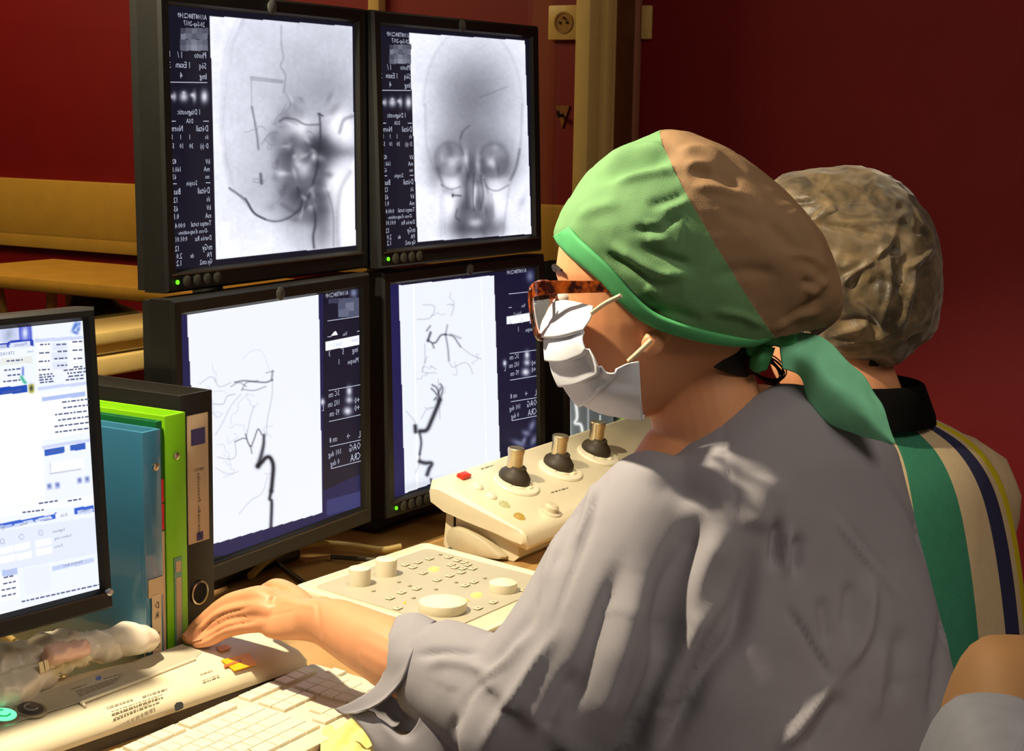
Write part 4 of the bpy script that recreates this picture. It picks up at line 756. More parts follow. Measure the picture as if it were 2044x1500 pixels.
c = Vector(oncon(1098, 1023)-O); G().lathe([(.017, 0), (.016, .0025), (.011, .004), (.0105, .010), (.007, .013)], 28, Matrix.Translation(c) @ tiltC).obj('trim_ball', mat('grey_trackball', (196, 186, 160), .3), tc_)
dashes(tc_, [(1100, 985, 1135, 975), (960, 938, 985, 930)], m_prt, oncon, 1.6, seed=9)
# ---- cables behind the pads
def cable(pts, r, label, m, name='cable'):
    P = crom([np.array(p) for p in pts], 40); o = G().tube(P-P[0], r, 10).obj(name, m, label=label, cat='cable'); o.location = P[0]; return o
m_cab = mat('beige_cable', (150, 128, 74), .45)
q = lambda x, y, z: onz(x, y, z)
cable([q(500, 1150, .752), q(545, 1112, .757), q(610, 1088, .762), q(690, 1088, .755), q(760, 1098, .750), q(800, 1092, .752)], .0050, 'thick beige cable arching behind the flat control pad', m_cab)
cable([q(520, 1112, .752), q(560, 1130, .747), q(600, 1160, .745), q(622, 1172, .7455)], .0035, 'thin dark cable running down to the flat control pad', mat('dark_cable', (52, 46, 30), .5))
cable([q(660, 1112, .748), q(760, 1118, .746), q(830, 1110, .7455), q(900, 1098, .746)], .0035, 'dark cable lying below the monitors behind the control pad', mat('dark_cable', (52, 46, 30), .5))
cable([onz(-30, 1262, .775), onz(10, 1270, .785), onz(30, 1282, .785)], .004, 'beige cable end beside the crumpled wrapper', m_cab)
# ---- crumpled wrapper bundle
m_pl = mat('milky_plastic', (238, 226, 206), .35, var=.04, scale=60, trans=.12, sss=.0)
def zb_(x, y, z): return onz(x, y, z)
base = thing('crumpled_wrapper', onz(160, 1320, .79), 'crumpled milky plastic wrapper with torn paper strip by the office monitor', 'wrapper'); O = np.array(base.location)
def lump(name, pts, rs, m, amp, sc, seed, vox=.0035, squash=.75):
    g = G()
    for p, r in zip(crom(np.array(pts), 16), np.interp(np.linspace(0, 1, 16), np.linspace(0, 1, len(rs)), rs)): g.sphere(p-O, (r, r, r*squash), 16, 10)
    v, n, f = remesh(g, vox, 3); a = vnoise(v+.7, sc, seed); b = vnoise(v+1.3, sc*2.3, seed+1)
    v = v+n*((amp*(1-2*np.abs(a))+amp*.5*(1-2*np.abs(b))))[:, None]
    mk(name, v, f, m, base, True)
lump('plastic_film', [zb_(290, 1262, .810), zb_(255, 1266, .812), zb_(215, 1272, .810)], [.012, .021, .018], m_pl, .004, 34, 1)
lump('plastic_film', [zb_(215, 1275, .81), zb_(150, 1280, .812), zb_(80, 1296, .812), zb_(20, 1312, .81), zb_(-60, 1330, .81)], [.016, .019, .022, .024, .024], m_pl, .006, 34, 3)
lump('plastic_film', [zb_(95, 1336, .796), zb_(30, 1352, .800), zb_(-50, 1366, .80)], [.014, .024, .024], m_pl, .006, 30, 5)
lump('pink_film', [zb_(160, 1281, .824), zb_(110, 1292, .826)], [.009, .011], mat('pinkish_film', (232, 190, 172), .4), .003, 80, 7, .003)
lump('torn_edge', [zb_(190, 1283, .808), zb_(140, 1302, .808), zb_(95, 1322, .806)], [.009, .010, .010], mat('cream_crepe', (236, 222, 180), .7), .005, 130, 9, .0025)
pa = [zb_(78, 1310, .823), zb_(170, 1271, .826)]
for k in range(9):
    u0, u1 = k/9, (k+.8)/9; P0, P1 = pa[0]*(1-u0)+pa[1]*u0-O, pa[0]*(1-u1)+pa[1]*u1-O
    G().add([P0, P1, P1+np.array([0, -.002, -.010]), P0+np.array([0, -.002, -.010]), P0+np.array([.001, .002, 0]), P1+np.array([.001, .002, 0]), P1+np.array([.001, 0, -.010]), P0+np.array([.001, 0, -.010])], [(0, 1, 2, 3), (7, 6, 5, 4), (0, 4, 5, 1), (3, 2, 6, 7), (0, 3, 7, 4), (1, 5, 6, 2)]).obj('paper_tooth', mat('paper_strip', (222, 204, 162), .7), base, smooth=False)
base.location = Vector(onz(160, 1334, .787)); O = np.array(base.location)
# ---- yellow paper by the sleeve
v = []; 
P = np.zeros((22, 16, 3))
for i in range(22):
    for j in range(16):
        x = 640+i*7; y = 1462+j*5-i*.8; p = onz(x, y, .7445); h = .006*(math.sin(i*.9+j*.5)+math.sin(j*1.1-i*.4))*.5+.007; P[i, j] = p+np.array([0, 0, h*min(1, .3+min(i, 21-i)*.25)])
c0 = P[11, 8].copy(); vv, ff = shell(P-c0, .0008); o = mk('crumpled_tissue', vv, ff, mat('pale_yellow_paper', (236, 222, 140), .7, var=.04), label='crumpled pale yellow paper between keyboard and sleeve', cat='paper'); o.location = c0
# ================================================================== PEOPLE
m_skin = mat('skin', (214, 150, 108), .48, var=.05, scale=25, bump=.06, bscale=500, sss=.12)
m_gown = woven(mat('blue_grey_gown_cloth', (148, 146, 154), .85, var=.03, scale=12, spec=.15), 1500, .12)
m_green = woven(mat('green_cap_cloth', (106, 148, 102), .8, var=.05, scale=40, spec=.2), 1300, .3)
m_band = mat('green_cap_band', (82, 168, 108), .7, var=.05, scale=60, spec=.2)
m_tan = woven(mat('tan_sheer_cloth', (140, 112, 84), .75, var=.10, scale=10, spec=.2), 1300, .3)
m_tail = mat('pale_green_tie', (140, 228, 182), .6, var=.08, scale=40, trans=.0, spec=.2)
m_mask = woven(mat('white_mask_cloth', (222, 227, 240), .75, var=.02, spec=.2), 1700, .12)
m_hair = mat('dark_brown_hair', (30, 18, 12), .45, var=.3, scale=200)
# ------------------------------------------------ seated woman at the keyboard
pw = thing('person', (1.52, .60, .0), 'seated person in blue-grey gown, green cap and white mask, hand on the scanner', 'person'); OW = np.array(pw.location)
PA = math.radians(15)
Fh = camdir(-math.cos(PA), math.sin(PA)); Lh = camdir(-math.sin(PA), -math.cos(PA)); pt = math.radians(2)
Uh = _z*math.cos(pt)+Fh*math.sin(pt); Fh = Fh*math.cos(pt)-_z*math.sin(pt)
Ho = at(1331, 633, 1.60)
def H(f, l, u): return Ho+Fh*f+Lh*l+Uh*u
body = G()
sl = [(.128, .015, -.055, .03), (.118, .050, -.080, .05), (.095, .085, -.096, .067), (.07, .104, -.1, .074), (.045, .108, -.1, .076), (.028, .103, -.098, .075), (.0, .102, -.09, .073), (-.03, .104, -.075, .068), (-.05, .101, -.055, .062), (-.07, .092, -.03, .053), (-.088, .078, -.005, .040), (-.097, .062, .02, .022)]
rings = []
for (u, fr_, bk, hw) in sl[::-1]:
    q = np.linspace(0, 2*math.pi, 40, endpoint=False); mid = -.005 if u > -.05 else .02
    rr = []
    for a in q:
        cf = math.cos(a); sf = math.sin(a); ff = mid+(fr_-mid)*abs(cf)**.9 if cf > 0 else mid-(mid-bk)*abs(cf)**.9
        rr.append(H(ff, hw*np.sign(sf)*abs(sf)**.85, u))
    rings.append(rr)
body.loft(rings)
# nose, brow, lips, chin
body.loft([ring(H(.099, 0, .022), Fh, .010, Lh, .008, 14), ring(H(.106, 0, .008), Fh, .012, Lh, .009, 14), ring(H(.112, 0, -.008), Fh, .013, Lh, .012, 14), ring(H(.112, 0, -.018), Fh, .011, Lh, .015, 14), ring(H(.106, 0, -.024), Fh, .006, Lh, .012, 14)])
body.sphere((0, 0, 0), (1, 1, 1), 16, 10, Matrix([[*(Fh[i]*.010 for i in [k]), Lh[k]*.024, Uh[k]*.006, H(.100, 0, -.040)[k]] for k in range(3)]+[[0, 0, 0, 1]]))
body.sphere((0, 0, 0), (1, 1, 1), 16, 10, Matrix([[Fh[k]*.018, Lh[k]*.024, Uh[k]*.016, H(.070, 0, -.072)[k]] for k in range(3)]+[[0, 0, 0, 1]]))
for sd in (1, -1):   # ears
    body.sphere((0, 0, 0), (1, 1, 1), 18, 12, Matrix([[Fh[k]*.017-Lh[k]*.004*sd, Lh[k]*.006*sd, Uh[k]*.024+Fh[k]*-.005, H(-.006, .072*sd, .000)[k]] for k in range(3)]+[[0, 0, 0, 1]]))
    body.sphere((0, 0, 0), (1, 1, 1), 14, 10, Matrix([[Fh[k]*.011, Lh[k]*.006*sd, Uh[k]*.012, H(.000, .0785*sd, -.017)[k]] for k in range(3)]+[[0, 0, 0, 1]]))
# neck
nk = crom([at(1372, 660, 1.615), at(1392, 740, 1.615), at(1412, 830, 1.615), at(1440, 930, 1.62), at(1470, 1010, 1.63)], 12)
body.tube(nk, list(np.interp(np.linspace(0, 1, 12), [0, .3, .55, .75, 1], [.054, .053, .056, .066, .085])), 28)
# trunk and limbs under the gown
Lb = camdir(math.cos(math.radians(30)), math.sin(math.radians(30))); Fb = camdir(-math.sin(math.radians(30)), math.cos(math.radians(30)))
S0 = at(1505, 985, 1.64)
def B(l, f, u): return S0+Lb*l+Fb*f+_z*u
TR = [(.10, .02, .0, .05, .05), (.06, .015, .0, .11, .065), (.02, .005, 0, .15, .08), (-.06, 0, 0, .16, .095), (-.2, -.03, 0, .15, .10), (-.33, -.05, 0, .15, .105), (-.45, -.06, 0, .17, .11)]
body.loft([ring(B(l, f, u), Lb, a, Fb, b, 36) for (u, f, l, a, b) in TR[::-1]])
shL = at(1300, 1030, 1.58); elL = at(1052, 1438, 1.528); wrL = at(655, 1240, 1.70)
def limb(pts, rs, n=18, k=14): body.tube(crom(np.array(pts), k), list(np.interp(np.linspace(0, 1, k), np.linspace(0, 1, len(rs)), rs)), n)
limb([B(-.12, 0, .01), shL, (shL+elL)/2, elL], [.05, .05, .045, .04])
limb([elL, at(830, 1330, 1.605), at(725, 1277, 1.66), wrL], [.041, .037, .0325, .0270])
shR = B(.14, .01, -.05); elR = B(.21, .10, -.235); wrR = B(.12, .25, -.20)
limb([B(.12, 0, .01), shR, (shR+elR)/2, elR], [.05, .05, .045, .04]); limb([elR, (elR+wrR)/2, wrR], [.04, .035, .026])
# left hand: palm, four fingers, thumb
def dev(x, y, dz=0): p = onzt(x, y); return p+np.array([0, 0, dz])
kn = {'index': at(520, 1187, 1.784), 'middle': at(509, 1192, 1.768), 'ring': at(514, 1216, 1.754), 'little': at(530, 1246, 1.745)}
palm = []
wr2 = at(640, 1238, 1.706); across = kn['index']-kn['little']; across /= np.linalg.norm(across)
kc = (kn['index']+kn['little'])/2+np.array([0, 0, -.006]); ax = kc-wr2; ax /= np.linalg.norm(ax); nn = np.cross(across, ax)
if nn[2] < 0: nn = -nn
for t_, a, b in ((-.12, .020, .018), (.05, .026, .0235), (.2, .0300, .0240), (.38, .034, .0225), (.6, .037, .020), (.85, .038, .017), (1.02, .036, .014), (1.10, .030, .009)): palm.append(ring(wr2+(kc-wr2)*t_, across, a, nn, b, 26, 2.4))
body.loft(palm)
body.tube([wrL, wr2, wr2+(kc-wr2)*.2], [.0262, .026, .023], 18)
tips = {'index': dev(394, 1280, .006), 'middle': dev(374, 1284, .006), 'ring': dev(380, 1287, .0055), 'little': dev(394, 1294, .005)}
fp = {'index': [(455, 1203, 1.800), (420, 1240, 1.808)], 'middle': [(448, 1209, 1.795), (403, 1244, 1.806)], 'ring': [(448, 1229, 1.779), (402, 1261, 1.791)], 'little': [(462, 1256, 1.765), (424, 1275, 1.779)]}
FR = {'index': .0088, 'middle': .0092, 'ring': .0088, 'little': .0082}
for nm in kn:
    P = [kn[nm]*.75+wr2*.25+nn*-.004, kn[nm], at(*fp[nm][0]), at(*fp[nm][1]), tips[nm]]; r = FR[nm]
    body.tube(crom(np.array(P), 20), list(np.interp(np.linspace(0, 1, 20), [0, .25, .38, .5, .62, .75, .9, 1], [r*1.2, r*1.15, r*1.0, r*1.06, r*.95, r*.95, r*.86, r*.6])), 14)
    body.sphere(tips[nm], r*.72, 12, 8)
th = [wr2+(kc-wr2)*.15+across*.012-nn*.008, wr2+(kc-wr2)*.45+across*.040-nn*.012, wr2+(kc-wr2)*.75+across*.056-nn*.016, wr2+(kc-wr2)*1.0+across*.052-nn*.022]
body.tube(crom(np.array(th), 14), list(np.linspace(.014, .009, 14)), 14); body.sphere(th[-1], .0095, 12, 8)
rk = wrR+Fb*.08; body.loft([ring(wrR+(rk-wrR)*t_, Lb, a, _z, b, 20) for t_, a, b in ((0, .026, .02), (.5, .036, .016), (1, .038, .012))])
for k in range(4): P0 = rk+Lb*(-.027+.018*k); body.tube([P0-Fb*.01, P0+Fb*.035, P0+Fb*.06+_z*-.006, P0+Fb*.075-_z*.014], [.009, .0088, .008, .006], 10)
body.tube([wrR+Fb*.02-Lb*.02, wrR+Fb*.05-Lb*.048, wrR+Fb*.085-Lb*.056], [.013, .011, .008], 10)
v, n, f = remesh(body, .0023, 4, .5)
ax_ = (v-wr2) @ ax; rr_ = np.linalg.norm(v-(wr2+np.outer(ax_, ax)), axis=1); v = relax(v, f, ((ax_ > -.10) & (ax_ < .052) & (rr_ < .06)).astype(float)*np.clip((.052-ax_)/.03, 0, 1), 45)
v = folds(v, n, [([(500, 1212), (440, 1229), (400, 1262), (382, 1282)], 3.2, -.0035), ([(512, 1240), (455, 1250), (410, 1274), (390, 1289)], 3.2, -.0035), ([(528, 1232), (600, 1218)], 3, -.0006), ([(560, 1200), (640, 1215)], 5, .0008), ([(632, 1190), (640, 1280)], 4, -.0012), ([(1300, 640), (1296, 660)], 6, -.002)])
mk('body', v-OW, f, m_skin, pw, True, label='skin of face, neck and hand')
# finger nails
for nm in ('little', 'ring', 'middle'):
    d = tips[nm]-at(*fp[nm][1]); d /= np.linalg.norm(d); up = np.array([0, 0, 1.])-d*d[2]; up /= np.linalg.norm(up); sd = np.cross(d, up); r = FR[nm]
    g = G().loft([[tips[nm]+d*(r*k)+up*(r*.62*c_)+sd*(r*.55*s_) for (s_, c_) in ((-1, .75), (-.5, 1.0), (0, 1.08), (.5, 1.0), (1, .75), (.5, .6), (-.5, .6))] for k in (-1.1, -.3, .35)])
    g.v = [tuple(np.array(p)-OW) for p in g.v]; g.obj('finger_nail', mat('nail', (226, 160, 124), .3), pw)
# eyes
for sd in (1, -1): g = G().sphere(H(.088, .032*sd, .024)-OW, .0125, 18, 12); g.obj('eye', mat('eye_white', (226, 222, 214), .2), pw)
# eyebrow towards the camera and lashes
g = G().tube([H(.107, .016, .046), H(.103, .034, .051), H(.092, .050, .049)], [.0018, .003, .0012], 8); g.v = [tuple(np.array(p)-OW) for p in g.v]; g.obj('eyebrow', m_hair, pw)
# hair under the cap at the nape
P = patch([[(1338, 640, 1.545), (1350, 668, 1.545), (1362, 690, 1.553)], [(1400, 655, 1.545), (1420, 700, 1.55), (1432, 735, 1.56)], [(1470, 655, 1.565), (1480, 705, 1.57), (1482, 752, 1.580)], [(1530, 650, 1.60), (1525, 700, 1.61), (1512, 745, 1.62)]], 20, 16); vv, ff = shell(P, .006); mk('nape_hair', vv-OW, ff, m_hair, pw, True)
r3 = random.Random(4); g = G()
for k in range(9):
    a = r3.random(); p = [(1505+30*a, 700+8*k % 20, 1.60), (1545+20*a, 715+4*k, 1.60), (1570-4*k, 745+3*k, 1.60), (1545-6*k, 770-4*k, 1.60)]
    g.tube(crom(np.array([at(*q) for q in p]), 14), .0007, 5)
g.v = [tuple(np.array(p)-OW) for p in g.v]; g.obj('loose_hair', m_hair, pw, kind='stuff')

# ------------------------------------------------ her cap
Cc = at(1400, 480, 1.61); ux = RC[0]; uy = RC[2]; uw = -RC[1]
con = [(1106, 465), (1118, 425), (1140, 388), (1170, 345), (1205, 318), (1240, 297), (1280, 277), (1325, 262), (1375, 270), (1430, 293), (1490, 328), (1545, 372), (1595, 420), (1635, 470), (1662, 530), (1677, 590), (1673, 628), (1650, 656), (1600, 690), (1540, 730), (1460, 766), (1380, 775), (1300, 745), (1230, 690), (1165, 610), (1118, 520)]
hem = [(1100, 462), (1112, 476), (1130, 500), (1160, 524), (1200, 558), (1250, 612), (1300, 648), (1370, 672), (1440, 686), (1500, 690), (1545, 676), (1600, 664), (1660, 652), (1700, 640)]
ppm = FPX/1.61
cp = np.array([((x-1400)/ppm, (480-y)/ppm) for x, y in con]); cp = crom(np.vstack([cp, cp[:1]]), 241)[:-1]
NT, NP = 240, 110; V = np.zeros((NP, NT, 3))
for j in range(NP):
    ph = -math.pi/2+math.pi*(j+.5)/NP; cph = math.cos(ph); sph = math.sin(ph); e = .82
    V[j] = Cc+(cp[:, 0:1]*abs(cph)**e)*ux+(cp[:, 1:2]*abs(cph)**e)*uy+uw*(.118*np.sign(sph)*abs(sph)**.95)
fc = [(j*NT+k, j*NT+(k+1) % NT, (j+1)*NT+(k+1) % NT, (j+1)*NT+k) for j in range(NP-1) for k in range(NT)]
fc += [(j*NT, j*NT+2*k+1, j*NT+2*k+2, j*NT+2*k+3) for j in (0, NP-1) for k in range(NT//2-1)]
cv, cn, fc = remesh(G().add(V.reshape(-1, 3), fc), .0028, 6); fc = [q if len(q) == 4 else (*q, q[-1]) for q in fc]
if np.mean(np.einsum('ij,ij->i', cn, cv-Cc)) < 0: cn = -cn
cf = [([(1345, 312), (1260, 330), (1185, 360)], 13, -.0075), ([(1340, 292), (1262, 302), (1205, 330)], 10, .006), ([(1352, 338), (1280, 350), (1225, 366)], 9, .005), ([(1372, 385), (1330, 402), (1290, 412)], 10, -.003), ([(1380, 400), (1320, 422)], 8, .003),
      ([(1360, 432), (1310, 455), (1260, 460)], 9, -.004), ([(1330, 448), (1285, 450)], 8, .003), ([(1375, 548), (1320, 545), (1265, 515), (1220, 488)], 10, .006), ([(1380, 530), (1320, 510), (1280, 490)], 9, -.004), ([(1300, 560), (1250, 530), (1210, 505)], 9, -.004), ([(1320, 590), (1290, 570)], 10, .003), ([(1340, 480), (1290, 478)], 8, .003),
      ([(1350, 300), (1400, 300), (1450, 325)], 9, .004), ([(1370, 345), (1430, 345), (1480, 375)], 14, -.006), ([(1365, 330), (1410, 330), (1436, 350)], 8, .004), ([(1380, 372), (1440, 378), (1500, 395)], 9, .004), ([(1560, 400), (1620, 470), (1650, 540)], 12, .004), ([(1520, 430), (1590, 500), (1650, 540)], 14, -.004), ([(1570, 505), (1620, 515), (1650, 545)], 8, .005), ([(1600, 560), (1640, 575)], 10, -.005), ([(1610, 590), (1650, 560)], 9, .006), ([(1550, 650), (1600, 620), (1650, 590)], 8, -.004), ([(1540, 660), (1590, 632), (1640, 622)], 8, .004), ([(1420, 560), (1480, 540), (1560, 550)], 14, -.003), ([(1440, 420), (1520, 450)], 16, -.003), ([(1240, 400), (1180, 420), (1150, 440)], 12, .003), ([(1260, 640), (1330, 620), (1400, 640)], 10, -.003), ([(1420, 620), (1480, 630), (1530, 655)], 8, .003)]
cv = folds(cv, cn, cf)
cv = cv+cn*(vnoise(cv, 30, 11)*.0015+vnoise(cv, 75, 12)*.0007)[:, None]
# hem plane: cap only above the line forehead - nape; seam plane between green front and tan back
a0, a1, a2 = at(1325, 262, 1.61), at(1402, 440, 1.50), at(1541, 652, 1.56)
sn_ = np.cross(a1-a0, a2-a0); sn_ /= np.linalg.norm(sn_)
if np.dot(at(1200, 450, 1.61)-a0, sn_) < 0: sn_ = -sn_
sd_ = (cv-a0) @ sn_; ks = np.abs(sd_) < .0016; cv[ks] -= sn_*sd_[ks][:, None]
ctr = cv[np.array(fc)].mean(1); frontm = (ctr-a0) @ sn_ > 0
ha = np.array(hem, float); cpx = proj(ctr); near = (ctr-Cc) @ uw > 0
hq = [at(1108, 468, 1.61), at(1300, 648, 1.495), at(1560, 672, 1.60)]; hn = np.cross(hq[1]-hq[0], hq[2]-hq[0]); hn /= np.linalg.norm(hn)
if hn[2] < 0: hn = -hn
keep = np.where(near, cpx[:, 1] < np.interp(cpx[:, 0], ha[:, 0], ha[:, 1]), (ctr-hq[0]) @ hn > 0)
fc = [q for q, k in zip(fc, keep) if k]; frontm = frontm[keep]
cap = mk('surgical_cap', cv-OW, [q for q, k in zip(fc, frontm) if k], m_green, pw, True, label='green front panel of the cloth cap', recalc=False)
mk('cap_back_panel', cv-OW, [q for q, k in zip(fc, frontm) if not k], m_tan, cap, True, label='sheer tan back panel of the cap', recalc=False)
def cap_depth(x, y):                              # distance of the cap surface at a point of its near side
    w = np.array([(x-1400)/ppm, (480-y)/ppm]); th_ = math.atan2(w[1], w[0]); A_ = np.arctan2(cp[:, 1], cp[:, 0]); k = np.argmin(np.abs((A_-th_+math.pi) % (2*math.pi)-math.pi)); rho = min(1, np.hypot(*w)/np.hypot(*cp[k]))
    c_ = rho**(1/.82); return 1.61-.118*math.sqrt(max(0, 1-c_*c_))**.95
hb_ = np.array([(1108, 470), (1116, 484), (1134, 504), (1162, 528), (1200, 560), (1250, 613), (1300, 649), (1370, 673), (1440, 687), (1500, 690), (1538, 678)], float)
t_ = np.gradient(hb_, axis=0); nb = np.stack([t_[:, 1], -t_[:, 0]], 1); nb /= np.linalg.norm(nb, axis=1, keepdims=True); bw = np.array([30, 32, 32, 31, 28, 25, 22, 20, 17, 12, 8.])
rows = []
for fr_, dd in ((-.10, .004), (.0, -.0035), (.3, -.0045), (.7, -.004), (1.0, -.0025), (1.1, .003)):
    p = hb_+nb*(bw*fr_)[:, None]; rows.append([(q[0], q[1], cap_depth(q[0], q[1])+dd) for q in p])
P = patch(rows, 16, 70); vv, ff = shell(P, .0016); mk('cap_band', vv-OW, ff, m_band, cap, True)
# knot, loop and hanging tail of the cap tie
kg = G()
for (x, y, d_, rx_, ry_) in ((1530, 668, 1.575, .020, .014), (1556, 672, 1.57, .018, .013), (1510, 690, 1.575, .012, .012)): kg.sphere((0, 0, 0), 1, 16, 10, Matrix([[ux[k]*rx_, uy[k]*ry_, uw[k]*.014, at(x, y, d_)[k]] for k in range(3)]+[[0, 0, 0, 1]]))
v, n, f = remesh(kg, .003, 3); v = v+n*(vnoise(v, 90, 5)*.004)[:, None]; mk('cap_knot', v-OW, f, m_band, cap, True)
P = patch([[(1506, 690, 1.575), (1500, 712, 1.570), (1498, 735, 1.575)], [(1525, 692, 1.562), (1518, 716, 1.556), (1510, 742, 1.568)], [(1545, 694, 1.575), (1538, 714, 1.572), (1528, 738, 1.578)]], 16, 16); vv, ff = shell(P, .003); mk('cap_tie_loop', vv-OW, ff, m_band, cap, True)
P = patch([[(1560, 665, 1.575), (1556, 690, 1.565), (1560, 735, 1.57)], [(1610, 665, 1.58), (1600, 710, 1.565), (1598, 752, 1.575)], [(1660, 690, 1.575), (1640, 745, 1.550), (1615, 800, 1.565)], [(1715, 740, 1.565), (1690, 795, 1.545), (1650, 838, 1.565)], [(1758, 795, 1.565), (1735, 835, 1.545), (1705, 865, 1.562)], [(1772, 840, 1.565), (1765, 862, 1.555), (1755, 880, 1.56)], [(1786, 885, 1.565), (1783, 886, 1.563), (1779, 887, 1.565)]], 50, 26)
pn_ = np.cross(np.gradient(P, axis=0), np.gradient(P, axis=1)); pn_ /= np.linalg.norm(pn_, axis=2, keepdims=True)+1e-12
P = P+pn_*(vnoise(P.reshape(-1, 3), 38, 21)*.004).reshape(50, 26, 1); vv, ff = shell(P, .0012); mk('cap_tie_tail', vv-OW, ff, m_tail, cap, True, label='hanging pale green tie end')
# ------------------------------------------------ mask
nr, nc = 140, 44
top = [(1102, 606), (1112, 592), (1140, 600), (1183, 612)]
def rail(pts): return crom(np.array(pts, float), nr)
A_ = rail([(1104, 604, 1.585), (1086, 642, 1.59), (1090, 690, 1.59), (1106, 742, 1.598), (1144, 792, 1.60), (1196, 824, 1.585), (1283, 840, 1.552)])      # front outline
Bm = rail([(1128, 600, 1.562), (1122, 645, 1.548), (1122, 690, 1.542), (1150, 740, 1.540), (1180, 775, 1.538), (1215, 795, 1.530), (1280, 800, 1.528)])
Cm = rail([(1160, 606, 1.547), (1152, 650, 1.530), (1150, 680, 1.524), (1185, 728, 1.520), (1210, 752, 1.520), (1240, 762, 1.518), (1278, 765, 1.520)])
Dm = rail([(1184, 612, 1.536), (1178, 640, 1.526), (1165, 676, 1.518), (1188, 712, 1.510), (1213, 741, 1.510), (1252, 727, 1.508), (1275, 722, 1.512)])      # inner edge on the cheek
Pm = np.stack([A_, Bm, Cm, Dm], 0); Pm = crom(Pm, nc); W3 = np.zeros((nc, nr, 3))
for i in range(nc):
    for j in range(nr): W3[i, j] = at(*Pm[i, j])
mn = np.cross(np.gradient(W3, axis=0), np.gradient(W3, axis=1)); mn /= np.linalg.norm(mn, axis=2, keepdims=True)+1e-12
if np.mean(np.einsum('ijk,ijk->ij', mn, CP-W3)) < 0: mn = -mn
tt = np.linspace(0, 1, nr); pl = np.zeros(nr)
for c_, dr in ((.27, 1), (.42, 1), (.58, 1), (.73, 1)):    # pleats: steps that overlap downwards
    d = tt-c_; pl += np.where(d < 0, np.clip(1+d/.15, 0, 1), np.clip(1-d/.010, 0, 1))*.0062
pl *= 1; fade = np.interp(np.linspace(0, 1, nc), [0, .1, .7, 1], [.7, 1, .9, .55])
W3 = W3+mn*(pl[None, :]*fade[:, None])[..., None]
farside = Ho[None, None]+0
mir = W3-2*np.einsum('ijk,k->ij', W3-(Ho+Lh*.0), Lh)[..., None]*Lh       # the other cheek
vv, ff = shell(W3, .0016); msk = mk('face_mask', vv-OW, ff, m_mask, pw, True, label='white pleated surgical face mask')
full = np.concatenate([mir[::-1], W3[:1]], 0)[::1]; vv, ff = shell(mir, .0016); mk('mask_far_cheek', vv-OW, ff, m_mask, msk, True)
fr_ = np.concatenate([W3[0][None], (W3[0]*.5+mir[0]*.5)[None]+Fh*.006, mir[0][None]], 0); vv, ff = shell(crom(fr_, 12), .0014); mk('mask_front_panel', vv-OW, ff, m_mask, msk, True)
def wt(pts, r, name, m, par, n=8, k=20): g = G().tube(crom(np.array(pts), k), r, n); g.v = [tuple(np.array(p)-OW) for p in g.v]; return g.obj(name, m, par)
wt([at(1181, 625, 1.526), at(1208, 606, 1.512), at(1240, 590, 1.502)], .0022, 'ear_loop', mat('elastic_cream', (226, 204, 170), .7), msk)
wt([at(1254, 722, 1.506), at(1278, 700, 1.502), at(1300, 679, 1.502)], .0022, 'ear_loop', mat('elastic_cream', (226, 204, 170), .7), msk)
# ------------------------------------------------ glasses
gt = bpy.data.materials.new('tortoiseshell'); gt.use_nodes = True; nt = gt.node_tree; b_ = nt.nodes['Principled BSDF']
tcn = nt.nodes.new('ShaderNodeTexCoord'); nzn = nt.nodes.new('ShaderNodeTexNoise'); nzn.inputs['Scale'].default_value = 95; nzn.inputs['Detail'].default_value = 2
rpn = nt.nodes.new('ShaderNodeValToRGB'); rpn.color_ramp.elements[0].position = .42; rpn.color_ramp.elements[0].color = (*lin((52, 14, 10)), 1); rpn.color_ramp.elements[1].position = .62; rpn.color_ramp.elements[1].color = (*lin((190, 88, 24)), 1)
nt.links.new(tcn.outputs['Object'], nzn.inputs['Vector']); nt.links.new(nzn.outputs['Fac'], rpn.inputs['Fac']); nt.links.new(rpn.outputs['Color'], b_.inputs['Base Color']); b_.inputs['Roughness'].default_value = .18; b_.inputs['Coat Weight'].default_value = .5
def GL(l, u, f=0): return H(.110+f+l*.17-abs(l)*.05, l, u)
gl_ = None
